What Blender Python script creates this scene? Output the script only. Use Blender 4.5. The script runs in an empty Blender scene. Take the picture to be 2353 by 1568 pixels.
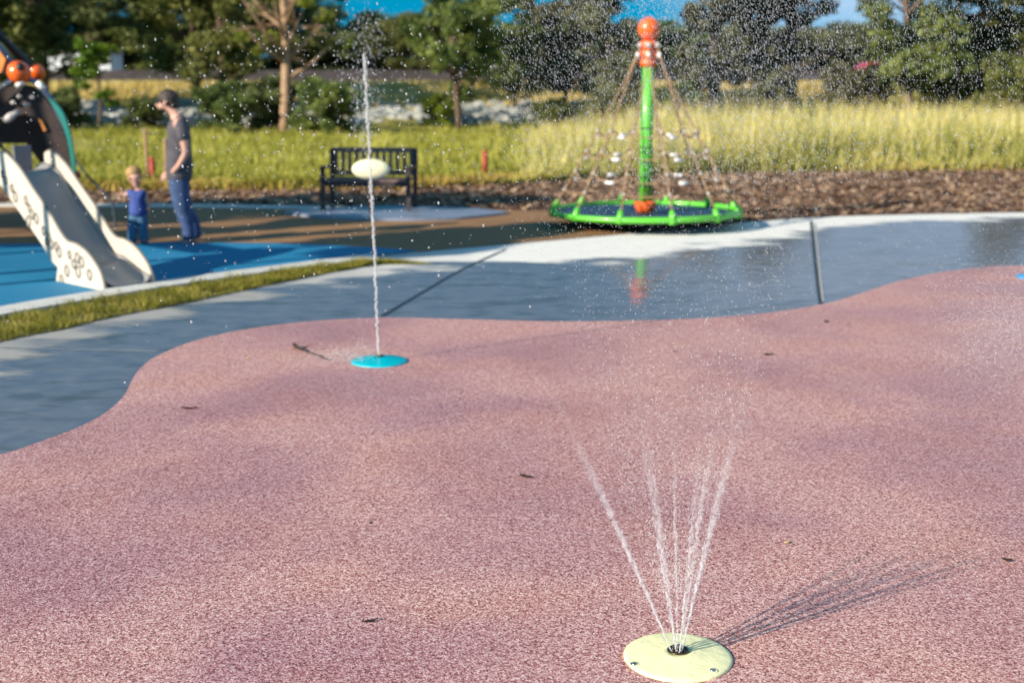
import bpy, math, random
import numpy as np
from mathutils import Vector, Matrix
random.seed(7); rng = np.random.default_rng(7)
SC = bpy.context.scene; COL = SC.collection
R = math.radians
# ---------------------------------------------------------------- camera, sky, sun, exposure
CH = 1.6; PITCH = R(11.4); FV = 2804.0; CX, CY = 1176.0, 784.0     # measured on the photo shown 2352 px wide
cam = bpy.data.cameras.new('camera'); camo = bpy.data.objects.new('camera', cam); COL.objects.link(camo)
camo.location = (0, 0, CH); camo.rotation_euler = (math.pi/2 - PITCH, 0, 0)
cam.sensor_width = 36; cam.lens = 36*FV/2352; cam.clip_start = 0.05; cam.clip_end = 2000
cam.dof.use_dof = True; cam.dof.focus_distance = 3.75; cam.dof.aperture_fstop = 2.5
SC.camera = camo
SUN_EL = R(24); SAZ = R(36.2)                   # shadows run along (cos SAZ, sin SAZ)
SD = Vector((math.cos(SAZ), math.sin(SAZ)))
w = bpy.data.worlds.new('World'); SC.world = w; w.use_nodes = True
nt = w.node_tree; nt.nodes.clear()
def N(nt, t, **k):
    n = nt.nodes.new(t)
    for a, b in k.items(): setattr(n, a, b)
    return n
def L(nt, a, b): nt.links.new(a, b)
wo = N(nt, 'ShaderNodeOutputWorld'); bg = N(nt, 'ShaderNodeBackground'); sky = N(nt, 'ShaderNodeTexSky')
sky.sky_type = 'NISHITA'; sky.sun_disc = False; sky.sun_elevation = SUN_EL
sky.sun_rotation = math.atan2(-SD.x, -SD.y); sky.air_density = 1.0; sky.dust_density = 0.3; sky.ozone_density = 2.5
tc = N(nt, 'ShaderNodeTexCoord'); va = N(nt, 'ShaderNodeVectorMath', operation='ADD'); va.inputs[1].default_value = (0, 0, 0.27)
vn = N(nt, 'ShaderNodeVectorMath', operation='NORMALIZE')
L(nt, tc.outputs['Generated'], va.inputs[0]); L(nt, va.outputs[0], vn.inputs[0]); L(nt, vn.outputs[0], sky.inputs['Vector'])
hs = N(nt, 'ShaderNodeHueSaturation'); hs.inputs['Saturation'].default_value = 1.7; hs.inputs['Hue'].default_value = 0.472
L(nt, sky.outputs[0], hs.inputs['Color'])
cn = N(nt, 'ShaderNodeTexNoise'); cn.inputs['Scale'].default_value = 2.2; cn.inputs['Detail'].default_value = 7; cn.inputs['Roughness'].default_value = .55
cm = N(nt, 'ShaderNodeMapping'); cm.inputs['Scale'].default_value = (1, 1, 5.0); cm.inputs['Location'].default_value = (3.1, .4, 0)
L(nt, tc.outputs['Generated'], cm.inputs[0]); L(nt, cm.outputs[0], cn.inputs[0])
sx = N(nt, 'ShaderNodeSeparateXYZ'); L(nt, tc.outputs['Generated'], sx.inputs[0])
mr = N(nt, 'ShaderNodeMapRange'); mr.inputs[1].default_value = -0.02; mr.inputs[2].default_value = 0.30; mr.inputs[3].default_value = -0.09; mr.inputs[4].default_value = 0.14
L(nt, sx.outputs[0], mr.inputs[0])
ad = N(nt, 'ShaderNodeMath', operation='ADD'); L(nt, cn.outputs[0], ad.inputs[0]); L(nt, mr.outputs[0], ad.inputs[1])
cr = N(nt, 'ShaderNodeMapRange'); cr.inputs[1].default_value = 0.50; cr.inputs[2].default_value = 0.80; cr.inputs[3].default_value = 0; cr.inputs[4].default_value = .75
L(nt, ad.outputs[0], cr.inputs[0])
mx = N(nt, 'ShaderNodeMix', data_type='RGBA'); mx.inputs[7].default_value = (5.2, 6.2, 8.0, 1)
L(nt, cr.outputs[0], mx.inputs[0]); L(nt, hs.outputs[0], mx.inputs[6]); L(nt, mx.outputs[2], bg.inputs[0])
bg.inputs[1].default_value = 0.090; L(nt, bg.outputs[0], wo.inputs[0])
sl = bpy.data.lights.new('sun', 'SUN'); sl.energy = 5.0; sl.angle = R(0.5); sl.color = (1.0, .89, .72)
so = bpy.data.objects.new('sun', sl); COL.objects.link(so)
sdir = Vector((SD.x*math.cos(SUN_EL), SD.y*math.cos(SUN_EL), -math.sin(SUN_EL)))
so.rotation_euler = sdir.to_track_quat('-Z', 'Y').to_euler(); so.location = (-8, -6, 12)
SC.view_settings.view_transform = 'Standard'; SC.view_settings.look = 'None'
SC.view_settings.exposure = 0.68; SC.view_settings.gamma = 1
SC.cycles.max_bounces = 6; SC.cycles.transparent_max_bounces = 24; SC.cycles.caustics_reflective = False; SC.cycles.caustics_refractive = False
SC.cycles.sample_clamp_indirect = 4
# ---------------------------------------------------------------- placement helpers
FW = Vector((0, math.cos(PITCH), -math.sin(PITCH))); UP = Vector((0, math.sin(PITCH), math.cos(PITCH)))
def ray(vx, vy): return Vector(((vx-CX)/FV, 0, 0)) + UP*(-(vy-CY)/FV) + FW
def at(vx, vy, z=0.0):
    d = ray(vx, vy); t = (z-CH)/d.z; return Vector((d.x*t, d.y*t, z))
def atY(vx, vy, Y):
    d = ray(vx, vy); t = Y/d.y; return Vector((d.x*t, Y, CH+d.z*t))
def catmull(pts, n=8):
    pts = [Vector(p) for p in pts]; out = []
    for i in range(len(pts)-1):
        p0 = pts[max(i-1, 0)]; p1 = pts[i]; p2 = pts[i+1]; p3 = pts[min(i+2, len(pts)-1)]
        for k in range(n):
            t = k/n
            out.append(0.5*((2*p1) + (p2-p0)*t + (2*p0-5*p1+4*p2-p3)*t*t + (3*p1-p0-3*p2+p3)*t**3))
    out.append(pts[-1]); return out
# ---------------------------------------------------------------- object helpers
def empty(name, label, cat, loc=(0, 0, 0), group=None):
    o = bpy.data.objects.new(name, None); COL.objects.link(o); o.location = loc; o.empty_display_size = .2
    o['label'] = label; o['category'] = cat
    if group: o['group'] = group
    return o
def tag(o, label=None, cat=None, group=None, kind=None):
    if label: o['label'] = label
    if cat: o['category'] = cat
    if group: o['group'] = group
    if kind: o['kind'] = kind
    return o
class MB:
    def __init__(s): s.v = []; s.f = []
    def add(s, v, f):
        b = len(s.v); s.v += [tuple(p) for p in v]; s.f += [tuple(i+b for i in q) for q in f]; return s
    def box(s, c, h, rot=None):
        c = Vector(c); rot = rot or Matrix.Identity(3)
        vs = [c + rot @ Vector((a*h[0], b*h[1], d*h[2])) for a in (-1, 1) for b in (-1, 1) for d in (-1, 1)]
        return s.add(vs, [(0, 1, 3, 2), (4, 6, 7, 5), (0, 4, 5, 1), (2, 3, 7, 6), (0, 2, 6, 4), (1, 5, 7, 3)])
    def bar(s, a, b, w_, t_, upv=(0, 0, 1)):
        a = Vector(a); b = Vector(b); d = (b-a); ln = d.length; d.normalize(); u = Vector(upv)
        x = d.cross(u); x.normalize(); y = x.cross(d)
        m = Matrix((x, d, y)).transposed(); return s.box((a+b)/2, (w_/2, ln/2, t_/2), m)
    def tube(s, pts, r, n=8, cap=True, closed=False):
        pts = [Vector(p) for p in pts]; m = len(pts); rs = r if hasattr(r, '__len__') else [r]*m
        vs = []; prev = None
        for i, p in enumerate(pts):
            if closed: t = pts[(i+1) % m]-pts[i-1]
            else: t = pts[min(i+1, m-1)]-pts[max(i-1, 0)]
            if t.length < 1e-9: t = Vector((0, 0, 1))
            t.normalize()
            if prev is None:
                u = Vector((0, 0, 1)) if abs(t.z) < .9 else Vector((1, 0, 0)); x = t.cross(u)
            else: x = prev - t*prev.dot(t)
            x.normalize(); prev = x; y = t.cross(x)
            for k in range(n):
                a = 2*math.pi*k/n; vs.append(p + (x*math.cos(a)+y*math.sin(a))*rs[i])
        fs = []
        for i in range(m if closed else m-1):
            j = (i+1) % m
            for k in range(n):
                k2 = (k+1) % n; fs.append((i*n+k, i*n+k2, j*n+k2, j*n+k))
        if cap and not closed: fs += [tuple(range(n-1, -1, -1)), tuple(range((m-1)*n, m*n))]
        return s.add(vs, fs)
    def lathe(s, prof, c=(0, 0, 0), n=32):
        c = Vector(c); vs = []; m = len(prof)
        for (r, z) in prof:
            for k in range(n):
                a = 2*math.pi*k/n; vs.append(c+Vector((r*math.cos(a), r*math.sin(a), z)))
        fs = [(i*n+k, i*n+(k+1) % n, (i+1)*n+(k+1) % n, (i+1)*n+k) for i in range(m-1) for k in range(n)]
        fs += [tuple(range(n-1, -1, -1)), tuple(range((m-1)*n, m*n))]
        return s.add(vs, fs)
    def ball(s, c, r, n=16, sc=(1, 1, 1), rot=None):
        m = n//2; c = Vector(c); vs = []; fs = []
        for i in range(m+1):
            th = math.pi*i/m
            for k in range(n):
                a = 2*math.pi*k/n
                p = Vector((math.sin(th)*math.cos(a)*sc[0], math.sin(th)*math.sin(a)*sc[1], math.cos(th)*sc[2]))*r
                vs.append(c + (rot @ p if rot else p))
        for i in range(m):
            for k in range(n): fs.append((i*n+k, (i+1)*n+k, (i+1)*n+(k+1) % n, i*n+(k+1) % n))
        return s.add(vs, fs)
    def plate(s, pts, thick):
        """pts: 3-D outline; thick: offset vector. A closed slab."""
        pts = [Vector(p) for p in pts]; n = len(pts); t = Vector(thick)
        vs = pts+[p+t for p in pts]
        fs = [tuple(range(n)), tuple(range(2*n-1, n-1, -1))]+[(i, i+n, (i+1) % n+n, (i+1) % n) for i in range(n)]
        return s.add(vs, fs)
    def build(s, name, m, parent=None, smooth=False, origin=None, weld=False):
        me = bpy.data.meshes.new(name)
        vs = s.v
        if origin is not None:
            o_ = Vector(origin); vs = [tuple(Vector(p)-o_) for p in vs]
        me.from_pydata(vs, [], s.f); me.validate()
        if m: me.materials.append(m)
        import bmesh
        b = bmesh.new(); b.from_mesh(me)
        if weld: bmesh.ops.remove_doubles(b, verts=b.verts, dist=1e-5)
        bmesh.ops.recalc_face_normals(b, faces=b.faces); b.to_mesh(me); b.free()
        if smooth:
            for p in me.polygons: p.use_smooth = len(p.vertices) < 5
        o = bpy.data.objects.new(name, me); COL.objects.link(o)
        if origin is not None: o.location = origin
        if parent: o.parent = parent
        return o
def np_mesh(name, verts, faces, m, parent=None, cols=None):
    """verts (n,3), faces (k,c) numpy arrays."""
    me = bpy.data.meshes.new(name); nv = len(verts); nf, c = faces.shape
    me.vertices.add(nv); me.vertices.foreach_set('co', verts.astype(np.float32).ravel())
    me.loops.add(nf*c); me.loops.foreach_set('vertex_index', faces.astype(np.int32).ravel())
    me.polygons.add(nf); me.polygons.foreach_set('loop_start', np.arange(0, nf*c, c, dtype=np.int32))
    me.polygons.foreach_set('loop_total', np.full(nf, c, dtype=np.int32))
    me.update(); me.validate()
    if cols is not None:
        at_ = me.attributes.new('tint', 'FLOAT', 'POINT'); at_.data.foreach_set('value', cols.astype(np.float32))
    if m: me.materials.append(m)
    o = bpy.data.objects.new(name, me); COL.objects.link(o)
    if parent: o.parent = parent
    return o
# ---------------------------------------------------------------- materials
def newmat(name):
    m = bpy.data.materials.new(name); m.use_nodes = True; n = m.node_tree; b = n.nodes['Principled BSDF']; return m, n, b
def simple(name, col, rough=.5, metal=0, var=.12, scale=6, bump=0, bscale=60, coat=0, spec=.5):
    m, n, b = newmat(name)
    b.inputs['Roughness'].default_value = rough; b.inputs['Metallic'].default_value = metal; b.inputs['Specular IOR Level'].default_value = spec
    if coat: b.inputs['Coat Weight'].default_value = coat; b.inputs['Coat Roughness'].default_value = .12
    t = N(n, 'ShaderNodeTexCoord'); no = N(n, 'ShaderNodeTexNoise'); no.inputs['Scale'].default_value = scale; no.inputs['Detail'].default_value = 5
    L(n, t.outputs['Object'], no.inputs[0]); cr = N(n, 'ShaderNodeValToRGB')
    cr.color_ramp.elements[0].position = .3; cr.color_ramp.elements[1].position = .7
    cr.color_ramp.elements[0].color = tuple(c*(1-var) for c in col)+(1,); cr.color_ramp.elements[1].color = tuple(min(1, c*(1+var)) for c in col)+(1,)
    L(n, no.outputs[0], cr.inputs[0]); L(n, cr.outputs[0], b.inputs['Base Color'])
    if bump:
        n2 = N(n, 'ShaderNodeTexNoise'); n2.inputs['Scale'].default_value = bscale; n2.inputs['Detail'].default_value = 4
        L(n, t.outputs['Object'], n2.inputs[0]); bp = N(n, 'ShaderNodeBump'); bp.inputs['Strength'].default_value = bump; bp.inputs['Distance'].default_value = .02
        L(n, n2.outputs[0], bp.inputs['Height']); L(n, bp.outputs[0], b.inputs['Normal'])
    return m
def noise(n, vec, scale, detail=4, rough=.55, dist=0):
    x = N(n, 'ShaderNodeTexNoise'); x.inputs['Scale'].default_value = scale; x.inputs['Detail'].default_value = detail
    x.inputs['Roughness'].default_value = rough; x.inputs['Distortion'].default_value = dist; L(n, vec, x.inputs[0]); return x.outputs[0]
def ramp(n, fac, stops, interp='LINEAR'):
    c = N(n, 'ShaderNodeValToRGB'); e = c.color_ramp; e.interpolation = interp
    while len(e.elements) < len(stops): e.elements.new(.5)
    for el, (p, col) in zip(e.elements, stops): el.position = p; el.color = tuple(col)+(1,)
    L(n, fac, c.inputs[0]); return c.outputs[0]
def mapr(n, v, a, b, c, d):
    x = N(n, 'ShaderNodeMapRange'); L(n, v, x.inputs[0])
    for i, q in enumerate((a, b, c, d)): x.inputs[i+1].default_value = q
    return x.outputs[0]
def math_(n, op, a, b=None):
    x = N(n, 'ShaderNodeMath', operation=op)
    for i, q in enumerate((a, b)):
        if q is None: continue
        if isinstance(q, (int, float)): x.inputs[i].default_value = q
        else: L(n, q, x.inputs[i])
    return x.outputs[0]
def mixc(n, f, a, b, mode='MIX'):
    x = N(n, 'ShaderNodeMix', data_type='RGBA'); x.blend_type = mode
    for i, q in ((0, f), (6, a), (7, b)):
        if isinstance(q, (int, float)): x.inputs[i].default_value = q
        elif isinstance(q, tuple): x.inputs[i].default_value = q+(1,)
        else: L(n, q, x.inputs[i])
    return x.outputs[2]
def bump(n, b, h, st, dist=.01):
    x = N(n, 'ShaderNodeBump'); x.inputs['Strength'].default_value = st; x.inputs['Distance'].default_value = dist
    L(n, h, x.inputs['Height']); L(n, x.outputs[0], b.inputs['Normal'])
def pos(n): return N(n, 'ShaderNodeNewGeometry').outputs['Position']

def rubber_pink():
    m, n, b = newmat('pink_rubber'); P = pos(n)
    g1 = noise(n, P, 175, 2, .6, .6); g2 = noise(n, P, 78, 3, .6, .8)
    wp = N(n, 'ShaderNodeTexVoronoi'); wp.inputs['Scale'].default_value = 190; L(n, P, wp.inputs[0])
    cell = N(n, 'ShaderNodeSeparateColor'); L(n, wp.outputs['Color'], cell.inputs[0])
    s = math_(n, 'ADD', math_(n, 'MULTIPLY', g1, .50), math_(n, 'ADD', math_(n, 'MULTIPLY', g2, .40), math_(n, 'MULTIPLY', cell.outputs[0], .10)))
    c = ramp(n, s, [(.36, (.11, .035, .035)), (.44, (.33, .12, .11)), (.495, (.56, .27, .265)), (.55, (.77, .49, .465)), (.64, (.90, .73, .67))])
    big = noise(n, P, .62, 4, .5, .4); wet = mapr(n, big, .43, .60, 0, 1)
    warm = noise(n, P, 1.3, 3)
    c = mixc(n, mapr(n, warm, .45, .68, 0, .45), c, mixc(n, 1.0, c, (1.08, .98, .78), 'MULTIPLY'))
    c = mixc(n, wet, c, mixc(n, 1.0, c, (.85, .79, .89), 'MULTIPLY'))  # wet patches darker, with a purple cast painted in for reflected sky
    L(n, c, b.inputs['Base Color'])
    L(n, mapr(n, wet, 0, 1, .75, .36), b.inputs['Roughness']); b.inputs['Specular IOR Level'].default_value = .5
    h = math_(n, 'ADD', g1, math_(n, 'MULTIPLY', g2, .9)); bump(n, b, h, .8, .006)
    return m
def rubber(name, c0, c1, wetamt=.5):
    m, n, b = newmat(name); P = pos(n); g = noise(n, P, 90, 3, .7); big = noise(n, P, .5, 4)
    c = mixc(n, mapr(n, g, .35, .65, 0, 1), c0, c1); c = mixc(n, mapr(n, big, .4, .65, 0, .3), c, tuple(x*.6 for x in c0))
    L(n, c, b.inputs['Base Color']); L(n, mapr(n, big, .4, .65, .75, .75-.3*wetamt), b.inputs['Roughness']); bump(n, b, g, .5, .006); return m
def concrete():
    m, n, b = newmat('plaza_concrete'); P = pos(n)
    a = N(n, 'ShaderNodeAttribute', attribute_name='tint')
    mp = N(n, 'ShaderNodeMapping'); mp.inputs['Scale'].default_value = (.6, 1.4, 1); L(n, P, mp.inputs[0])
    big = noise(n, mp.outputs[0], 1.5, 6, .6); fine = noise(n, P, 120, 4, .7); mid = noise(n, P, 6, 5)
    wv = math_(n, 'ADD', a.outputs['Fac'], math_(n, 'MULTIPLY', math_(n, 'SUBTRACT', big, .5), 2.2))
    wet = mapr(n, wv, -.12, .16, 0, 1)
    dry = mixc(n, mapr(n, fine, .3, .7, 0, 1), (.60, .59, .56), (.80, .79, .76)); dry = mixc(n, mapr(n, mid, .4, .7, 0, .35), dry, (.50, .49, .47))
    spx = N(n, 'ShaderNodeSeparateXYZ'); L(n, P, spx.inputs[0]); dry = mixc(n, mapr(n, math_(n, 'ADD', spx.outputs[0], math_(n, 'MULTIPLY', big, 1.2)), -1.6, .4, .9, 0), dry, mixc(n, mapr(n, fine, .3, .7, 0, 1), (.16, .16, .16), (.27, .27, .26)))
    wc = mixc(n, mapr(n, mid, .35, .7, 0, 1), (.10, .12, .165), (.16, .175, .21)); wc = mixc(n, mapr(n, fine, .3, .8, 0, .4), wc, (.18, .19, .21))  # wet tone, its blue carrying part of the sky reflection
    st = noise(n, mp.outputs[0], 3.2, 5, .6, .5); wc = mixc(n, mapr(n, st, .52, .66, 0, .7), wc, (.062, .066, .06)); L(n, mixc(n, wet, dry, wc), b.inputs['Base Color'])
    film = noise(n, mp.outputs[0], 2.3, 4); wr = mapr(n, film, .40, .60, .03, .13)
    rr = N(n, 'ShaderNodeMix', data_type='FLOAT'); rr.inputs[2].default_value = .85; L(n, wet, rr.inputs[0]); L(n, wr, rr.inputs[3]); L(n, rr.outputs[0], b.inputs['Roughness'])
    b.inputs['IOR'].default_value = 2.0
    mp2 = N(n, 'ShaderNodeMapping'); mp2.inputs['Scale'].default_value = (2.0, 5.0, 1); L(n, P, mp2.inputs[0])
    rip = noise(n, mp2.outputs[0], 1.6, 2, .5); h = math_(n, 'ADD', math_(n, 'MULTIPLY', fine, mapr(n, wet, 0, 1, .25, .012)), math_(n, 'MULTIPLY', rip, .9)); bump(n, b, h, .30, .014)
    # shading normals tilted to move the reflections; the slabs themselves are flat
    sp = N(n, 'ShaderNodeSeparateXYZ'); L(n, P, sp.inputs[0]); b2 = N(n, 'ShaderNodeBump'); b2.inputs['Strength'].default_value = 1; b2.inputs['Distance'].default_value = 1
    L(n, math_(n, 'MULTIPLY', sp.outputs[1], .132), b2.inputs['Height']); b1 = [q for q in n.nodes if q.type == 'BUMP' and q != b2][0]; L(n, b2.outputs[0], b1.inputs['Normal'])
    return m
def leafmat(name, c0, c1, c2, trans=.35, sc=.9):
    m, n, b = newmat(name); P = pos(n); oi = N(n, 'ShaderNodeObjectInfo')
    a = N(n, 'ShaderNodeAttribute', attribute_name='tint'); g = noise(n, P, sc, 3)
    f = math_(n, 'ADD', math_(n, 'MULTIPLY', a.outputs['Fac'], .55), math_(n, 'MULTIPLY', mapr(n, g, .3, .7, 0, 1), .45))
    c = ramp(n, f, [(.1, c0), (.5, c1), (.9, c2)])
    h = N(n, 'ShaderNodeHueSaturation'); L(n, c, h.inputs['Color']); L(n, mapr(n, oi.outputs['Random'], 0, 1, .47, .52), h.inputs['Hue'])
    L(n, mapr(n, oi.outputs['Random'], 0, 1, .8, 1.2), h.inputs['Value'])
    L(n, h.outputs[0], b.inputs['Base Color']); b.inputs['Roughness'].default_value = .6; b.inputs['Specular IOR Level'].default_value = .25
    tr = N(n, 'ShaderNodeBsdfTranslucent'); L(n, h.outputs[0], tr.inputs[0]); ms = N(n, 'ShaderNodeMixShader'); ms.inputs[0].default_value = trans
    out = n.nodes['Material Output']; L(n, b.outputs[0], ms.inputs[1]); L(n, tr.outputs[0], ms.inputs[2]); L(n, ms.outputs[0], out.inputs[0]); return m
def water(name, alpha, nsc=60, hard=.2, alo=0.0, fade=None):
    m, n, b = newmat(name); P = pos(n)
    b.inputs['Base Color'].default_value = (.86, .88, .92, 1); b.inputs['Roughness'].default_value = .12; b.inputs['Transmission Weight'].default_value = .35; b.inputs['IOR'].default_value = 1.33
    tp = N(n, 'ShaderNodeBsdfTransparent'); ms = N(n, 'ShaderNodeMixShader')
    mp = N(n, 'ShaderNodeMapping'); mp.inputs['Scale'].default_value = (1, 1, .35); L(n, P, mp.inputs[0])
    g = noise(n, mp.outputs[0], nsc, 3, .6)
    a_ = mapr(n, g, .5-hard, .5+hard, alo, alpha)
    if fade: sp = N(n, 'ShaderNodeSeparateXYZ'); L(n, P, sp.inputs[0]); a_ = math_(n, 'MULTIPLY', a_, mapr(n, sp.outputs[2], fade[0], fade[1], 1, fade[2]))
    L(n, a_, ms.inputs[0])
    out = n.nodes['Material Output']; L(n, tp.outputs[0], ms.inputs[1]); L(n, b.outputs[0], ms.inputs[2]); L(n, ms.outputs[0], out.inputs[0]); return m
M = {}
M['pink'] = rubber_pink(); M['conc'] = concrete()
M['blue'] = rubber('blue_rubber', (.004, .15, .32), (.008, .25, .46)); M['brown'] = rubber('tan_rubber', (.20, .10, .038), (.38, .20, .085), .2)
M['kerb'] = simple('kerb_concrete', (.60, .59, .56), .8, var=.12, scale=8, bump=.3)
M['pad'] = simple('pad_concrete', (.22, .26, .36), .35, var=.15, scale=2)
M['joint_l'] = simple('joint_sealant', (.42, .41, .38), .8); M['joint_d'] = simple('saw_joint', (.03, .04, .06), .5)
M['cyan'] = simple('cyan_plastic', (.0, .46, .55), .35, var=.06, scale=12, coat=.3)
M['cyan2'] = simple('azure_plastic', (.0, .32, .72), .35, var=.06, scale=12, coat=.3)
M['yellow'] = simple('pale_yellow_paint', (.90, .87, .50), .45, var=.05, scale=9, bump=.25, bscale=26)
M['steel'] = simple('steel', (.55, .55, .56), .28, 1, var=.1); M['darksteel'] = simple('dark_steel', (.08, .075, .07), .35, .6)
M['bronze'] = simple('nozzle_bronze', (.16, .10, .06), .3, .9, var=.3, scale=40)
M['green'] = simple('lime_green_paint', (.11, .52, .04), .38, var=.10, scale=3, coat=.3); M['orange'] = simple('orange_plastic', (.88, .13, .01), .35, var=.05, coat=.4)
M['rope'] = simple('tan_rope', (.36, .22, .12), .85, var=.25, scale=40, bump=.5, bscale=120); M['sleeve'] = simple('white_sleeve', (.84, .83, .84), .45)
M['knot'] = simple('knot_clamp', (.55, .50, .47), .5); M['net'] = simple('dark_blue_mesh', (.02, .06, .12), .6, var=.3, scale=14)
M['slidep'] = simple('beige_panel', (.60, .54, .46), .5, var=.04, scale=3, bump=.08, bscale=9); M['slideg'] = simple('grey_slide_bed', (.30, .29, .285), .38, var=.08, scale=2)
M['edge'] = simple('panel_edge', (.20, .18, .16), .6); M['groove'] = simple('engraved_grey', (.17, .155, .14), .7)
M['darkbrown'] = simple('dark_brown_panel', (.028, .012, .010), .55, var=.4, scale=5); M['teal'] = simple('teal_panel', (.02, .22, .18), .4, var=.1)
M['tube'] = simple('blue_grey_tube', (.13, .17, .26), .3, .5); M['black'] = simple('black_plastic', (.015, .014, .015), .4)
M['orangep'] = simple('amber_panel', (.78, .28, .06), .5); M['cord'] = simple('dark_cord', (.05, .07, .09), .8); M['red'] = simple('red_plastic', (.40, .02, .01), .4, coat=.3)
M['wood'] = simple('bench_wood', (.19, .115, .105), .55, var=.25, scale=9); M['wood_dark'] = simple('bench_frame', (.035, .025, .03), .5)
M['cream'] = simple('cream_gloss', (.92, .88, .60), .3, var=.06, coat=.6); M['post'] = simple('rust_red_post', (.34, .06, .025), .7, var=.3); M['stake'] = simple('stake_wood', (.32, .19, .11), .8, var=.3)
M['skin'] = simple('skin', (.58, .32, .24), .5, var=.06, scale=10); M['shirt'] = simple('charcoal_shirt', (.075, .07, .085), .85, var=.2, scale=14, bump=.4, bscale=12)
M['jeans'] = simple('blue_jeans', (.035, .07, .17), .85, var=.3, scale=14, bump=.4, bscale=14); M['hair'] = simple('dark_brown_hair', (.045, .030, .024), .6, var=.3, scale=60, bump=.5)
M['shoe'] = simple('grey_shoe', (.32, .30, .29), .6); M['tee'] = simple('royal_blue_tee', (.035, .07, .28), .8, var=.15, scale=14, bump=.3, bscale=14)
M['kjeans'] = simple('washed_denim', (.06, .15, .26), .85, var=.3, scale=18); M['blond'] = simple('sandy_hair', (.42, .25, .10), .6, var=.25, scale=60, bump=.4); M['kshoe'] = simple('dark_shoe', (.05, .06, .08), .6)
M['bark'] = simple('bark', (.13, .085, .055), .9, var=.4, scale=4, bump=.8, bscale=14); M['barkpale'] = simple('pale_dry_bark', (.36, .23, .14), .9, var=.3, scale=4, bump=.8, bscale=14); M['barkdark'] = simple('shaded_bark', (.05, .038, .03), .9, var=.4, scale=4)  # barkdark is a deeper brown bark tone
M['rock'] = simple('riprap_stone', (.33, .335, .31), .85, var=.35, scale=.9, bump=.6, bscale=6)
M['chip'] = simple('bark_chip', (.035, .016, .011), .8, var=.4, scale=30); M['drypetal'] = simple('dry_leaf', (.55, .42, .22), .8)
M['jet'] = water('jet_water', .85, 70, .25, .25); M['soft'] = water('soft_drop_water', .48, 40, .2, .06); M['stream'] = water('stream_water', .85, 95, .13, .05, (.03, .66, .03))
for nd in M['stream'].node_tree.nodes:
    if nd.type == 'BSDF_PRINCIPLED': nd.inputs['Base Color'].default_value = (.74, .76, .82, 1)
M['drop'] = water('drop_water', .62, 40, .2, .15); M['fine'] = water('fine_drop_water', .36, 40, .2, .03)
for nd in M['fine'].node_tree.nodes:
    if nd.type == 'BSDF_PRINCIPLED': nd.inputs['Base Color'].default_value = (.62, .67, .76, 1)
M['leafA'] = leafmat('leaf_mid', (.025, .045, .012), (.14, .175, .045), (.36, .38, .11))
M['leafB'] = leafmat('leaf_dark', (.03, .045, .015), (.11, .14, .045), (.28, .30, .10))
M['leafC'] = leafmat('leaf_bright', (.04, .09, .01), (.17, .26, .025), (.36, .42, .06), .4)
M['leafD'] = leafmat('leaf_grey', (.04, .05, .03), (.15, .16, .08), (.32, .32, .16))
M['grassL'] = leafmat('meadow_blade', (.22, .22, .03), (.37, .385, .06), (.60, .58, .14), .35, .35)
M['grassR'] = leafmat('tall_grass_blade', (.12, .17, .03), (.40, .38, .10), (.76, .63, .26), .35, .42)
M['turf'] = leafmat('turf_blade', (.06, .09, .01), (.26, .27, .03), (.60, .54, .12), .35, 5)
M['chips'] = leafmat('mulch_chip', (.06, .03, .018), (.22, .12, .08), (.54, .36, .25), .0, 3)
# ---------------------------------------------------------------- terrain
def H(x, y):
    xs = [0, 26, 44, 50, 56, 61, 75, 300]; zs = [0, 0, .30, 1.0, 1.95, 2.02, 1.95, 2.0]
    return np.interp(y, xs, zs)
def terrain():
    ys = np.concatenate([np.linspace(-60, 20, 17), np.linspace(21, 66, 60), np.linspace(68, 120, 14), np.linspace(150, 700, 10)])
    xs = np.concatenate([np.linspace(-500, -60, 8), np.linspace(-50, 50, 60), np.linspace(60, 500, 8)])
    X, Y = np.meshgrid(xs, ys); Z = H(X, Y) - np.where(Y < 24, .05, .0)
    Z = Z + np.where(Y > 28, .12*np.sin(X*.37+Y*.2)+.08*np.sin(X*.9), 0)
    V = np.stack([X.ravel(), Y.ravel(), Z.ravel()], 1); nx = len(xs)
    F = np.array([(j*nx+i, j*nx+i+1, (j+1)*nx+i+1, (j+1)*nx+i) for j in range(len(ys)-1) for i in range(nx-1)])
    m, n, b = newmat('terrain'); P = pos(n); g = noise(n, P, 1.2, 8, .65); sp = N(n, 'ShaderNodeSeparateXYZ'); L(n, P, sp.inputs[0])
    meadow = ramp(n, g, [(.3, (.16, .14, .03)), (.5, (.30, .27, .05)), (.7, (.42, .34, .10))])
    dryg = ramp(n, g, [(.3, (.30, .20, .07)), (.5, (.50, .36, .13)), (.7, (.62, .50, .22))])
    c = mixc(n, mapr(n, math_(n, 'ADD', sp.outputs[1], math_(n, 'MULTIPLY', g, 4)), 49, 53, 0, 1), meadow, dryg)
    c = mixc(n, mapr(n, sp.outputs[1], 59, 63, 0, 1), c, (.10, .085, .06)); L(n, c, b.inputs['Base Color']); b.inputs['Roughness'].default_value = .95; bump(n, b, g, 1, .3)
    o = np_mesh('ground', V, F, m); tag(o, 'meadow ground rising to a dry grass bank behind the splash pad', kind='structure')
terrain()
def sheet(name, pts, z, m, label):
    mb = MB(); mb.add([(p.x, p.y, z) for p in pts], [tuple(range(len(pts)))]); o = mb.build(name, m)
    if o.data.polygons and o.data.polygons[0].normal.z < 0: o.data.flip_normals()
    return tag(o, label, kind='structure')
def V2(pts, z=0): return [at(a, b, z) for a, b in pts]
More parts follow.
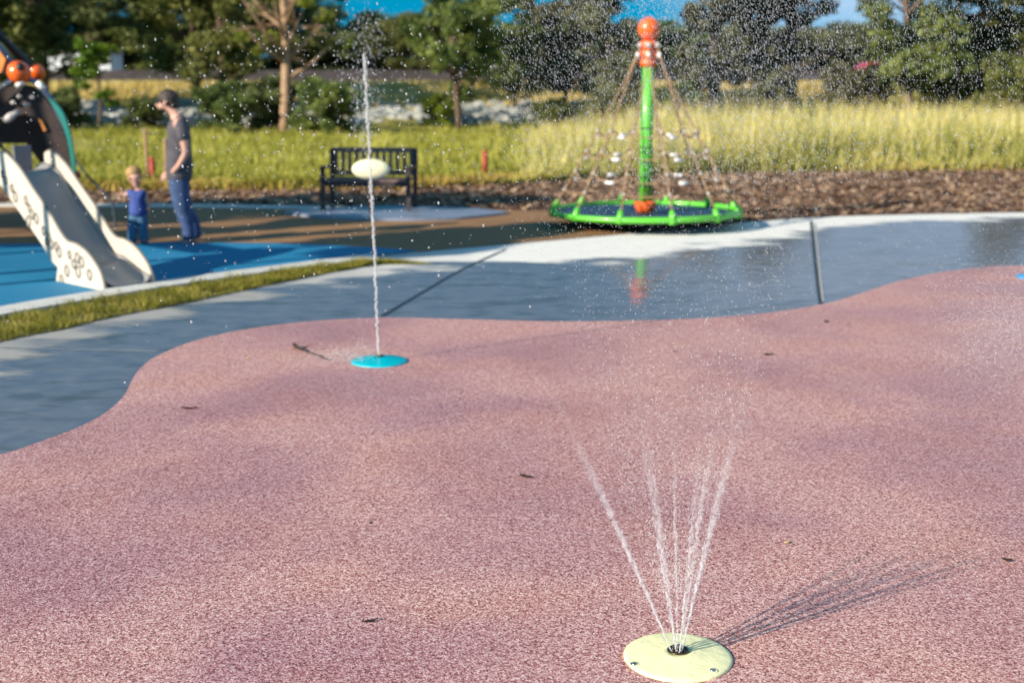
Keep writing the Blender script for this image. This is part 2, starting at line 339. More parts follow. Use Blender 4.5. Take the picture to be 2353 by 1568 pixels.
# concrete plaza grid with a signed wet distance
wetline = V2([(-120, 858), (0, 826), (200, 775), (350, 732), (500, 693), (700, 655), (870, 628), (980, 606), (1150, 602), (1300, 603), (1400, 597), (1500, 584), (1600, 570), (1750, 552), (1860, 533), (1900, 522), (2100, 508), (2352, 499), (2600, 494)])
wx = np.array([p.x for p in wetline]); wy = np.array([p.y for p in wetline])
xs = np.arange(-9, 13, .15); ys = np.arange(-3, 20, .15); X, Y = np.meshgrid(xs, ys)
Vc = np.stack([X.ravel(), Y.ravel(), np.zeros(X.size)], 1); nx = len(xs)
ii, jj = np.meshgrid(np.arange(nx-1), np.arange(len(ys)-1)); q = (jj*nx+ii).ravel()
Fc = np.stack([q, q+1, q+nx+1, q+nx], 1)
wd = np.interp(Vc[:, 0], wx, wy)-Vc[:, 1]; slope = np.gradient(wy, wx); wd = wd/np.sqrt(1+np.interp(Vc[:, 0], wx, slope)**2)
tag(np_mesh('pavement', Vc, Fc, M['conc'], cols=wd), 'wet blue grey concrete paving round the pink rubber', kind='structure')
# kerb / edge curves (in photo order left to right)
kerb_back = catmull(V2([(-700, 850), (-300, 775), (0, 714), (200, 680), (380, 651), (700, 609), (860, 590)]), 8)
edge_back = catmull(V2([(860, 590), (1000, 576), (1160, 562), (1400, 541), (1560, 526), (1760, 507), (1870, 500), (2000, 495), (2352, 488), (2700, 486)]), 8)
kerb_front = catmull(V2([(-700, 880), (-300, 800), (0, 733), (200, 697), (380, 666), (700, 620), (870, 603)]), 8)
turf_front = catmull(V2([(-700, 985), (-300, 872), (0, 786), (150, 756), (250, 731), (380, 706), (500, 681), (640, 651), (760, 627), (870, 607)]), 8)
def strip_solid(name, a, b_, z0, z1, m, label, kind='structure'):
    pts = [(p.x, p.y, z0) for p in a]+[(p.x, p.y, z0) for p in reversed(b_)]
    mb = MB(); mb.plate(pts, (0, 0, z1-z0)); o = mb.build(name, m); return tag(o, label, kind=kind)
strip_solid('kerb', kerb_back, kerb_front, -.05, .035, M['kerb'], 'pale concrete kerb between blue rubber and turf strip')
sheet('turf_soil', turf_front+list(reversed(kerb_front)), .006, simple('turf_soil', (.12, .10, .03), .9, var=.4, scale=20), 'soil under the narrow turf strip')
# blue rubber, tan rubber, mulch
blue = kerb_back+V2([(960, 579)])+V2([(900, 573), (800, 567), (640, 561), (400, 559), (0, 563), (-400, 568), (-1000, 575)])
sheet('blue_rubber_surface', blue, .012, M['blue'], 'bright blue rubber surface under the slide')
tan = V2([(-1000, 574), (0, 562), (400, 558), (640, 560), (800, 566), (950, 576)])
back = [p for p in edge_back if p.x > at(960, 580).x and p.x < at(1640, 520).x]
tan += back+V2([(1600, 505), (1500, 497), (1400, 492), (1300, 488), (1180, 484), (1000, 480), (700, 477), (400, 474), (0, 471), (-1000, 470)])
sheet('tan_rubber_surface', tan, .008, M['brown'], 'tan rubber surface behind the blue one')
mp_ = V2([(-1500, 471), (0, 470), (400, 473), (700, 476), (1000, 479), (1180, 483), (1300, 487), (1400, 491), (1500, 496), (1600, 504), (1650, 520)])
mp_ += [p for p in edge_back if p.x > at(1660, 515).x]+V2([(2750, 388), (2352, 393), (2000, 396), (1700, 400), (1400, 412), (1200, 424), (900, 437), (500, 440), (0, 442), (-1500, 444)])
mm, n_, b_ = newmat('mulch'); P_ = pos(n_); g_ = noise(n_, P_, 14, 6, .7); L(n_, ramp(n_, g_, [(.3, (.05, .025, .017)), (.5, (.19, .10, .068)), (.7, (.36, .22, .155))]), b_.inputs['Base Color']); b_.inputs['Roughness'].default_value = .9; bump(n_, b_, g_, 1, .06)
sheet('mulch_bed', mp_, .005, mm, 'brown bark mulch bed behind the plaza')
edge2 = V2([(-1500, 476), (0, 476), (400, 478), (700, 482), (900, 484)]); edge1 = V2([(-1500, 471), (0, 471), (400, 473), (700, 477), (900, 480)])
strip_solid('path_edging', edge1, edge2, .0, .03, M['kerb'], 'thin pale edging between mulch and tan rubber')
strip_solid('bench_pad', catmull(V2([(655, 492), (760, 482), (900, 479), (1050, 482), (1165, 492)]), 6), catmull(V2([(655, 494), (760, 505), (900, 509), (1050, 506), (1165, 494)]), 6), 0, .04, M['pad'], 'blue grey concrete pad under the bench')
# pink rubber
pk = [(-700, 1190), (-300, 1115), (0, 1048), (100, 1015), (180, 985), (240, 953), (283, 915), (303, 878), (322, 850), (362, 820), (450, 785), (560, 760), (700, 742), (850, 733), (950, 733), (1150, 738), (1300, 741), (1500, 738), (1650, 731), (1780, 719), (1880, 703), (1950, 685), (2050, 652), (2150, 629), (2250, 617), (2352, 612), (2700, 608)]
pk = [(p.x, p.y) for p in catmull(V2(pk), 8)]
far_end = pk[-1]
pk = [Vector((a, b, 0)) for a, b in pk]+[Vector((10, 6, 0)), Vector((6, -2.5, 0)), Vector((-6, -2.5, 0))]
sheet('pink_rubber_surface', pk, .010, M['pink'], 'speckled pink rubber splash pad surface')
def joint(pts, wd_, m, z=.004):
    mb = MB(); c = catmull(V2(pts), 4)
    l = []; r_ = []
    for i, p in enumerate(c):
        t = (c[min(i+1, len(c)-1)]-c[max(i-1, 0)]).normalized(); nn = Vector((-t.y, t.x, 0))*wd_/2; l.append(p+nn); r_.append(p-nn)
    for a in (l, r_): 
        for p in a: p.z = z
    mb.add(l+r_, [(i, i+1, len(l)+i+1, len(l)+i) for i in range(len(l)-1)]); o = mb.build('expansion_joint', m)
    if o.data.polygons[0].normal.z < 0: o.data.flip_normals()
    return tag(o, 'joint between concrete slabs', kind='structure')
joint([(1863, 508), (1868, 560), (1877, 640), (1886, 702)], .035, M['joint_d']); joint([(1871, 514), (1876, 560), (1884, 640), (1891, 694)], .018, M['joint_l'], .006)
joint([(1162, 573), (1060, 620), (970, 672), (878, 726)], .035, M['joint_d'])
joint([(-300, 785), (0, 797), (180, 803), (362, 807)], .012, M['joint_l']); joint([(60, 762), (190, 746), (290, 750)], .012, M['joint_l'])
joint([(345, 705), (380, 708), (425, 712)], .012, M['joint_l']); joint([(490, 677), (530, 679), (585, 683)], .014, M['joint_l'])
joint([(1480, 597), (1700, 602), (1860, 605), (2100, 608), (2300, 609)], .015, M['joint_l'])
# ---------------------------------------------------------------- grasses, mulch chips, rocks (stuff)
def blades(name, P, h, wdt, m, lean=.35, seg=2, label='', kind='stuff'):
    n = len(P); a = rng.uniform(0, 2*np.pi, n); dx = np.cos(a)*wdt/2; dy = np.sin(a)*wdt/2
    la = rng.uniform(0, 2*np.pi, n); ll = h*rng.uniform(0, lean, n)
    z0 = P[:, 2]; m1 = .55
    b0 = np.stack([P[:, 0]-dx, P[:, 1]-dy, z0], 1); b1 = np.stack([P[:, 0]+dx, P[:, 1]+dy, z0], 1)
    cx = P[:, 0]+np.cos(la)*ll*.3; cy = P[:, 1]+np.sin(la)*ll*.3
    c0 = np.stack([cx-dx*.7, cy-dy*.7, z0+h*m1], 1); c1 = np.stack([cx+dx*.7, cy+dy*.7, z0+h*m1], 1)
    t0 = np.stack([P[:, 0]+np.cos(la)*ll-dx*.15, P[:, 1]+np.sin(la)*ll, z0+h], 1); t1 = t0+np.stack([dx*.3, dy*.3, dx*0], 1)
    V = np.stack([b0, b1, c1, c0, t1, t0], 1).reshape(-1, 3); k = np.arange(n)*6
    F = np.concatenate([np.stack([k, k+1, k+2, k+3], 1), np.stack([k+3, k+2, k+4, k+5], 1)])
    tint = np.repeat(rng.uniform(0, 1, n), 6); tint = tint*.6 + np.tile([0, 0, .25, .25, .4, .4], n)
    return tag(np_mesh(name, V, F, m, cols=tint), label, kind=kind)
def interp_line(pts, x):
    return np.interp(x, [p.x for p in pts], [p.y for p in pts])
gfront = V2([(-1500, 444), (0, 442), (500, 440), (900, 437), (1200, 424), (1400, 412), (1700, 400), (2000, 396), (2352, 393), (2750, 388)])
def scatter_meadow(n, x0, x1, depth_pow=1.4, maxd=24):
    x = rng.uniform(x0, x1, n); y = interp_line(gfront, x)+maxd*rng.uniform(0, 1, n)**depth_pow
    x = x*(y/26)
    return np.stack([x, y, H(x, y)-.03], 1)
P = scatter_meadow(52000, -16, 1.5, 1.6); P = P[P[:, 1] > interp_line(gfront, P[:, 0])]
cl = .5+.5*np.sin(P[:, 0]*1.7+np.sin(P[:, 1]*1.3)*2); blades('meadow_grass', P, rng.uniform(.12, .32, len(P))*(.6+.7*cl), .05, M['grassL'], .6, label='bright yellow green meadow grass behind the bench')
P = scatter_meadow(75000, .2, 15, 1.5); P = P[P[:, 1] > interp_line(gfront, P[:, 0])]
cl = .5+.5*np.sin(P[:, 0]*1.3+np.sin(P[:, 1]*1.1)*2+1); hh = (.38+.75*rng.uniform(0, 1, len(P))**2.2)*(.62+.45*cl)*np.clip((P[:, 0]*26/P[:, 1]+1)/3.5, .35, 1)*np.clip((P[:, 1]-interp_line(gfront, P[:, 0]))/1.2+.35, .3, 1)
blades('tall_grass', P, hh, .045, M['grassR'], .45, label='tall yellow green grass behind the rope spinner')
P = scatter_meadow(5200, .2, 15, 1.1); P = P[P[:, 1] > interp_line(gfront, P[:, 0])+.4]
M['wisp'] = leafmat('seed_stalk', (.40, .30, .10), (.60, .46, .20), (.80, .66, .36), .3, .6)
blades('seed_stalks', P, rng.uniform(.75, 1.45, len(P))*np.clip((P[:, 0]*26/P[:, 1]+1)/3.5, .4, 1), .03, M['wisp'], .5, label='pale dry seed stalks standing above the tall grass')
P = scatter_meadow(15000, -16, 15, 1.0, .9); blades('meadow_fringe', P, rng.uniform(.05, .26, len(P)), .05, leafmat('fringe_blade', (.22, .12, .04), (.44, .27, .08), (.50, .42, .10), .3, .8), .8, label='short ochre grass fringe along the mulch edge')
# small weeds / bank grass
P = np.stack([rng.uniform(-28, 30, 30000), rng.uniform(50, 60, 30000), np.zeros(30000)], 1); P[:, 2] = H(P[:, 0], P[:, 1])
bank = blades('bank_grass', P, rng.uniform(.1, .35, len(P)), .07, leafmat('dry_blade', (.30, .22, .06), (.50, .38, .13), (.66, .54, .24), .3, .4), .6, label='dry golden grass on the far bank')
# turf strip
tpts = []
fr = turf_front; bk = kerb_front
for k in range(26000):
    x = random.uniform(-7, -.80)
    ya = interp_line(fr, x); yb = interp_line(bk, x)
    if yb-ya > .002: tpts.append((x, random.uniform(ya-.015, yb), .0))
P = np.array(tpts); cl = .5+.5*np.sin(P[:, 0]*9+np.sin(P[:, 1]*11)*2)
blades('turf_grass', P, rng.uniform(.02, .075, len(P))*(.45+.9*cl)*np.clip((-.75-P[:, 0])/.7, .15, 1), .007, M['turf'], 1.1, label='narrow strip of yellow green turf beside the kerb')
# mulch chips
def inside(poly, X, Y):
    px = [p.x for p in poly]; py = [p.y for p in poly]; c = np.zeros(len(X), bool); j = len(px)-1
    for i in range(len(px)):
        cnd = ((py[i] > Y) != (py[j] > Y)) & (X < (px[j]-px[i])*(Y-py[i])/(py[j]-py[i]+1e-12)+px[i]); c ^= cnd; j = i
    return c
n = 60000; X = rng.uniform(-11, 12, n); Y = rng.uniform(14, 27, n); k = inside(mp_, X, Y); X = X[k]; Y = Y[k]; n = len(X)
a = rng.uniform(0, 2*np.pi, n); l_ = rng.uniform(.02, .075, n); w_ = l_*rng.uniform(.25, .6, n); zz = rng.uniform(.008, .05, n); t_ = rng.uniform(-.5, .5, n)
e1 = np.stack([np.cos(a), np.sin(a), t_], 1)*l_[:, None]; e2 = np.stack([-np.sin(a), np.cos(a), rng.uniform(-.5, .5, n)], 1)*w_[:, None]; c_ = np.stack([X, Y, zz], 1)
V = np.stack([c_-e1-e2*.6, c_+e1*.8-e2, c_+e1+e2*.7, c_-e1*.9+e2], 1).reshape(-1, 3); q = np.arange(n)*4
tag(np_mesh('mulch_chips', V, np.stack([q, q+1, q+2, q+3], 1), M['chips'], cols=np.repeat(rng.uniform(0, 1, n), 4)), 'loose bark chips covering the mulch bed', kind='stuff')
# riprap
mb = MB()
for k in range(1500):
    x = random.uniform(-24, 26); y = random.uniform(45.5, 50.8); r_ = random.uniform(.13, .40)
    z = float(H(x, y))+.05
    rt = Matrix.Rotation(random.uniform(0, 6), 3, 'Z') @ Matrix.Rotation(random.uniform(0, 3), 3, 'X')
    b0 = len(mb.v); mb.ball((x, y, z), r_, 6, (1.2, .9, .75), rt)
    for q in range(b0, len(mb.v)):
        p = mb.v[q]; mb.v[q] = (p[0]+random.uniform(-.04, .04), p[1]+random.uniform(-.04, .04), p[2]+random.uniform(-.04, .04))
tag(mb.build('riprap', M['rock']), 'pale riprap stones along the creek bank', kind='stuff')
# ---------------------------------------------------------------- trees
def tree_meshes(seed, height, crown_r, crown_z0, nclump, nleaf, lsize, shape='oval', trunk_r=.16, nbranch=14, clump_r=.7, lean=0., bare=0):
    r = random.Random(seed); g = np.random.default_rng(seed)
    t = MB(); pts = []
    for i in range(9):
        f = i/8; pts.append(Vector((lean*height*f*f+.15*math.sin(f*5+seed), .12*math.sin(f*4+seed*2), height*.92*f)))
    t.tube(pts, [trunk_r*(1-.85*i/8)+.01 for i in range(9)], 7)
    tips = []
    for k in range(nbranch):
        f = r.uniform(crown_z0/height, .93); i = f*8; p0 = pts[int(i)].lerp(pts[min(int(i)+1, 8)], i-int(i))
        az = k*2.4+r.uniform(-.5, .5)
        env = math.sin(math.pi*min(1, max(.05, (f-crown_z0/height)/(1-crown_z0/height)*.8+.2)))**.6 if shape == 'oval' else (1.05-f)
        ln = crown_r*env*r.uniform(.65, 1.05); up = r.uniform(.25, .8)
        d = Vector((math.cos(az), math.sin(az), up)); mid = p0+d*ln*.5+Vector((0, 0, r.uniform(-.1, .2))); end = p0+Vector((d.x, d.y, up*1.2))*ln
        t.tube([p0, mid, end], [trunk_r*(1-f)*.55+.02, trunk_r*(1-f)*.35+.014, .008], 5)
        tips += [end, mid.lerp(end, .5)]
        for _ in range(2 + bare):
            q = mid+Vector((r.uniform(-1, 1), r.uniform(-1, 1), r.uniform(-.2, 1)))*ln*.5; t.tube([mid, mid.lerp(q, .5)+Vector((0, 0, .08)), q], [.025, .016, .006], 4); tips.append(q)
    cs = []
    while len(cs) < nclump:
        b = r.choice(tips); cs.append(b+Vector((r.gauss(0, .3), r.gauss(0, .3), r.gauss(0, .25)))*crown_r*.4)
    cs = np.array([tuple(c) for c in cs]); szs = g.uniform(.55, 1.25, nclump)*clump_r
    idx = g.integers(0, nclump, nleaf); off = g.normal(0, 1, (nleaf, 3)); off /= np.linalg.norm(off, axis=1)[:, None]; off *= (g.uniform(.15, 1, nleaf)**.6)[:, None]*szs[idx][:, None]; off[:, 2] *= .65
    C_ = cs[idx]+off
    u = g.normal(0, 1, (nleaf, 3)); u /= np.linalg.norm(u, axis=1)[:, None]; v = np.cross(u, g.normal(0, 1, (nleaf, 3))); v /= np.linalg.norm(v, axis=1)[:, None]
    s = g.uniform(.6, 1.3, nleaf)[:, None]*lsize
    V = np.stack([C_-u*s, C_+v*s*.5, C_+u*s, C_-v*s*.5], 1).reshape(-1, 3); q = np.arange(nleaf)*4
    tint = np.repeat(np.clip(g.uniform(0, 1, nleaf)*.6+g.uniform(0, 1, nclump)[idx]*.4, 0, 1), 4)
    return t, (V, np.stack([q, q+1, q+2, q+3], 1), tint)
CACHE = {}
def tree(key, spec, x, y, scale, rot, leaf, bark, label, cat='tree', group=None, name='tree'):
    root = empty(name, label, cat, (x, y, float(H(x, y))-.05), group)
    if key not in CACHE:
        t, c = tree_meshes(**spec)
        a = t.build('trunk', M[bark], root, smooth=True); CACHE[key] = [a.data, None]
        if c[0].shape[0]:
            b = np_mesh('crown', c[0], c[1], M[leaf], root, c[2]); CACHE[key][1] = b.data
    else:
        a = bpy.data.objects.new('trunk', CACHE[key][0]); COL.objects.link(a); a.parent = root
        if CACHE[key][1]: b = bpy.data.objects.new('crown', CACHE[key][1]); COL.objects.link(b); b.parent = root
    for ch in root.children:
        if ch.name.startswith('crown'):
            ch.material_slots[0].link = 'OBJECT'; ch.material_slots[0].material = M[leaf]
        else: ch.material_slots[0].link = 'OBJECT'; ch.material_slots[0].material = M[bark]
    root.scale = scale if hasattr(scale, '__len__') else (scale,)*3; root.rotation_euler.z = rot; return root
SP = dict(
 oak=dict(seed=3, height=7.5, crown_r=3.4, crown_z0=1.6, nclump=130, nleaf=19000, lsize=.145, clump_r=.95, nbranch=22),
 oak2=dict(seed=11, height=8, crown_r=3.8, crown_z0=1.2, nclump=150, nleaf=19000, lsize=.15, clump_r=.95, nbranch=24),
 slim=dict(seed=5, height=8.5, crown_r=1.9, crown_z0=1.3, nclump=85, nleaf=12500, lsize=.125, clump_r=.62, nbranch=26, trunk_r=.13, lean=.02),
 slim2=dict(seed=8, height=8.0, crown_r=2.1, crown_z0=1.0, nclump=90, nleaf=13000, lsize=.125, clump_r=.62, nbranch=26, trunk_r=.13, lean=-.03),
 sap=dict(seed=21, height=3.8, crown_r=.9, crown_z0=.9, nclump=40, nleaf=3000, lsize=.09, clump_r=.24, nbranch=16, trunk_r=.05),
 bare=dict(seed=31, height=8.5, crown_r=2.6, crown_z0=2.0, nclump=26, nleaf=1400, lsize=.10, clump_r=.5, nbranch=20, trunk_r=.20, lean=.03, bare=4),
 tall=dict(seed=61, height=16, crown_r=2.0, crown_z0=1.6, nclump=150, nleaf=26000, lsize=.13, clump_r=.68, nbranch=44, trunk_r=.24),
 bush=dict(seed=41, height=1.9, crown_r=1.5, crown_z0=.2, nclump=60, nleaf=8000, lsize=.10, clump_r=.42, nbranch=18, trunk_r=.05))
def xat(vx, y): return (vx-CX)/FV*(y*math.cos(PITCH)+CH*math.sin(PITCH))
# far wall of trees beyond the fence
far = [(-60, 78, 'oak2', 1.15, 'leafB', 1.1), (60, 84, 'oak', 1.35, 'leafA', 1.1), (190, 80, 'oak2', 1.2, 'leafB', 1.1), (330, 88, 'oak', 1.3, 'leafB', .66), (440, 80, 'oak2', 1.2, 'leafA', .55),
       (560, 82, 'oak', 1.2, 'leafB', .9), (670, 86, 'oak2', 1.0, 'leafB', .95), (775, 84, 'oak2', .95, 'leafB', .50), (865, 88, 'oak', 1.0, 'leafA', .66), (950, 84, 'oak2', .95, 'leafA', .60), (1040, 90, 'oak', 1.0, 'leafB', .62),
       (1140, 84, 'oak2', .95, 'leafA', .55), (1230, 88, 'oak', 1.0, 'leafD', .54), (1330, 82, 'oak2', .95, 'leafB', .55), (1430, 88, 'oak', 1.0, 'leafD', .54), (1520, 84, 'oak2', .95, 'leafB', .54), (1610, 88, 'oak', 1.0, 'leafD', .54),
       (1720, 84, 'oak2', .95, 'leafD', .54), (1820, 90, 'oak', 1.0, 'leafB', .54), (1920, 84, 'oak2', .95, 'leafD', .52), (2020, 88, 'oak', 1.0, 'leafA', .60), (2120, 84, 'oak2', .95, 'leafA', .54), (2230, 88, 'oak', 1.0, 'leafB', .54), (2330, 82, 'oak2', .95, 'leafA', .50), (2440, 84, 'oak', 1.1, 'leafB', .7)]
word = {'leafA': 'mid green', 'leafB': 'dark green', 'leafC': 'bright green', 'leafD': 'grey green'}
sees = ['far left', 'left of centre', 'centre', 'right of centre', 'far right']
ordn = 'first second third fourth fifth sixth seventh eighth ninth tenth eleventh twelfth thirteenth fourteenth fifteenth sixteenth seventeenth eighteenth nineteenth twentieth twenty-first twenty-second twenty-third twenty-fourth twenty-fifth'.split()
for i, (vx, y, k, s, lf, sz) in enumerate(far):
    tree(k, SP[k], xat(vx, y), y, (s, s, sz), random.uniform(0, 6), lf, 'barkdark',
         f'{word[lf]} broad tree beyond the far fence, {ordn[i]} from the left', group='broad trees beyond the far fence')
n = 60000; X = rng.uniform(-52, 54, n); Y = rng.uniform(96, 104, n); Z = 1.9+rng.uniform(0, 1, n)*(2.6+.8*np.sin(X*.35)+.5*np.sin(X*.9+1)); u = rng.normal(0, 1, (n, 3)); u /= np.linalg.norm(u, axis=1)[:, None]; v_ = np.cross(u, rng.normal(0, 1, (n, 3))); v_ /= np.linalg.norm(v_, axis=1)[:, None]
C_ = np.stack([X, Y, Z], 1); V = np.stack([C_-u*.3, C_+v_*.17, C_+u*.3, C_-v_*.17], 1).reshape(-1, 3); q = np.arange(n)*4
tag(np_mesh('far_woods', V, np.stack([q, q+1, q+2, q+3], 1), M['leafB'], cols=np.repeat(rng.uniform(0, .6, n), 4)), 'dark far undergrowth closing the gaps under the row of trees', kind='stuff')
mid = [(-30, 46, 'slim2', .95, 'leafA', 'mid green tree behind the climbing frame at the left edge'), (110, 49, 'slim', 1.0, 'leafB', 'dark slim tree behind the orange ball joint of the climbing frame'),
       (228, 44, 'sap', 1.0, 'leafC', 'small bright green sapling with forked dark trunk left of the standing man'), (452, 50, 'slim2', 1.05, 'leafA', 'mid green tree rising directly behind the standing man'),
       (525, 47, 'slim', 1.05, 'leafA', 'mid green slim tree between the man and the bare brown tree'),
       (1052, 43, 'slim2', .80, 'leafA', 'mid green tree with low branches between the tall water jet and rope spinner'), (1185, 49, 'slim', .62, 'leafA', 'mid green slim tree behind the fallen white branch'),
       (1300, 47, 'slim', .80, 'leafD', 'grey green tree just left of the spinner rope cone'), (1395, 45, 'slim', .72, 'leafD', 'short grey green tree behind the spinner ropes'),
       (1640, 46, 'tall', .95, 'leafD', 'tall grey green tree right of the spinner pole'), (1740, 49, 'slim', .80, 'leafD', 'shorter grey green tree two right of the spinner pole'), (1805, 47, 'tall', 1.0, 'leafD', 'tall narrow grey green tree against the open sky gap'),
       (2075, 44, 'slim', 1.12, 'leafA', 'tall slim tree above the red car'), (2240, 47, 'slim2', .66, 'leafA', 'short tree beside the white car'), (2375, 45, 'tall', .95, 'leafA', 'tall tree at the right edge of the view')]
for (vx, y, k, s, lf, lab) in mid:
    tree(k, SP[k], xat(vx, y), y, s, random.uniform(0, 6), lf, 'barkdark' if lf == 'leafD' else 'bark', lab, group='slim trees along the creek')
tree('bare', SP['bare'], xat(655, 42), 42, 1.0, .6, 'leafC', 'barkpale', 'tall tan brown nearly bare tree with forked branches left of the water jet')
bushes = [(20, 43, .7, 'leafA'), (150, 45, .6, 'leafB'), (330, 44, .5, 'leafA'), (520, 42, .72, 'leafA'), (620, 43, .8, 'leafB'), (745, 41, .78, 'leafA'), (1010, 45, .5, 'leafC'), (1270, 43, .5, 'leafA'),
          (1390, 42, .6, 'leafD'), (1550, 44, .7, 'leafB'), (1760, 44, .8, 'leafD'), (1940, 46, .9, 'leafD'), (2160, 46, .8, 'leafA'), (2290, 44, 1.1, 'leafA')]
bl = ['at the left edge behind the climbing frame', 'behind the sapling', 'behind the small child', 'right of the standing man', 'under the bare brown tree', 'left of the tall water jet', 'small, under the bright tree', 'small, left of the rope spinner', 'behind the spinner ropes',
      'behind the spinner pole', 'right of the spinner', 'left of the red car', 'right of the red car', 'below the white car']
for (vx, y, s, lf), lab in zip(bushes, bl):
    tree('bush', SP['bush'], xat(vx, y), y, s, random.uniform(0, 6), lf, 'barkdark', f'{word[lf]} bush {lab}', 'bush', 'bushes along the creek', 'bush')
# unseen shade trees left of the playground, crowns shaped for the shadows they cast
for (n_c, s_, g0, g1, cr_, nl, lab) in [(11.65, -3, 6.9, 9.3, .55, 9000, 'high crowned shade tree nearest the slide side'), (10.95, -4, 6.3, 8.2, .32, 6000, 'small high crowned shade tree closest to the plaza'), (14.15, -3, .5, 8.3, .45, 9000, 'second shade tree from the plaza'), (15.95, -4, 0, 11.4, .40, 9000, 'third shade tree from the plaza'),
        (15.15, -4, 8.7, 12.3, .45, 8000, 'high crowned shade tree in line with the bench'), (16.75, -3, 1, 11.8, .50, 9000, 'fourth shade tree from the plaza'), (17.35, -5, 1, 10.5, .45, 8000, 'outermost shade tree beside the meadow')]:
    tn = math.tan(SUN_EL); zc0 = (g0-s_)*tn/.92; zc1 = (g1-s_)*tn/.92
    sp = dict(seed=int(n_c*7), height=zc1, crown_r=cr_, crown_z0=zc0, nclump=80, nleaf=nl, lsize=.13, clump_r=.30, nbranch=26, trunk_r=.09)
    tree('shade'+lab, sp, SD.x*s_-SD.y*n_c, SD.y*s_+SD.x*n_c, 1, 0, 'leafA', 'bark', lab+' left of the playground', group='shade trees left of the playground')
# ---------------------------------------------------------------- far fence, cars, shed
fx0, fx1, fy = -30, 32, 63.5
fe = empty('fence', 'long dark wooden fence on top of the dry bank below the far trees', 'fence', (0, fy, 2.0))
mb = MB(); x = fx0
while x < fx1: mb.box((x, 0, .42), (.07, .012, .42+random.uniform(-.01, .01))); x += .16
M['fence'] = simple('dark_fence_wood', (.055, .045, .05), .8, var=.3, scale=2)
mb.build('boards', M['fence'], fe)
mb = MB(); mb.bar((fx0, .03, .2), (fx1, .03, .2), .04, .07); mb.bar((fx0, .03, .7), (fx1, .03, .7), .04, .07); mb.build('rails', M['fence'], fe)
def car(vx, y, z, col, label, rot=0):
    m = simple(col[0], col[1], .3, .1, coat=.6); o = empty('parked_car', label, 'car', (xat(vx, y), y, z)); o.rotation_euler.z = rot
    prof = [(-2.2, .35), (-2.25, .75), (-1.9, .95), (-1.3, 1.0), (-.8, 1.42), (.7, 1.45), (1.35, 1.0), (2.1, .85), (2.25, .6), (2.2, .35)]
    mb = MB(); mb.plate([(a, -.85, b) for a, b in prof], (0, 1.7, 0)); mb.build('body', m, o)
    mb = MB(); mb.plate([(a, -.86, b) for a, b in [(-1.15, 1.02), (-.75, 1.36), (.62, 1.38), (1.15, 1.02)]], (0, 1.72, 0)); mb.build('window', M['black'], o)
    for sx_ in (-1.35, 1.4):
        for sy in (-.8, .8):
            w2 = MB(); w2.tube([(sx_, sy-.1, .33), (sx_, sy+.1, .33)], .33, 16); wo_ = w2.build('wheel', M['black'], o)
            w3 = MB(); w3.tube([(sx_, sy-.11, .33), (sx_, sy+.11, .33)], .18, 12); w3.build('rim', M['steel'], wo_)
    for sy in (-.6, .6): MB().ball((2.2, sy, .68), .13, 8, (.4, 1.2, .7)).build('headlight', M['sleeve'], o)
car(2010, 70, 1.95, ('car_red', (.60, .02, .02)), 'red car parked behind the fence below a tall slim tree')
car(2215, 71, 1.95, ('car_white', (.75, .75, .74)), 'white car parked behind the fence near the right edge', 2.9)
van = empty('parked_trailer', 'long white trailer half hidden by trees at upper left', 'trailer', (xat(130, 70), 70, 2.0))
mb = MB(); mb.box((0, 0, 1.35), (3.6, 1.1, .50)); mb.build('body', simple('trailer_white', (.70, .72, .74), .5), van)
mb = MB(); mb.box((0, 0, 1.92), (3.7, 1.15, .06)); mb.build('roof', simple('trailer_roof', (.42, .30, .24), .6), van)
for sx_ in (-.7, .3):
    MB().tube([(sx_, -1.12, .42), (sx_, -.9, .42)], .42, 14).build('wheel', M['black'], van)
br = empty('fallen_branch', 'pale fallen branch leaning across the trees left of the spinner', 'branch', (xat(1145, 52), 52, 0))
p = [atY(1110, 150, 52), atY(1140, 158, 52), atY(1178, 174, 52)]
mb = MB(); mb.tube([q-Vector(br.location) for q in p], [.10, .13, .09], 8); mb.build('limb', M['sleeve'], br)
mb = MB(); e0 = p[2]-Vector(br.location); mb.tube([e0, e0+Vector((.8, .3, -1.0)), e0+Vector((1.0, .5, -2.2))], [.09, .07, .06], 6); mb.build('branch_stub', M['barkpale'], br)
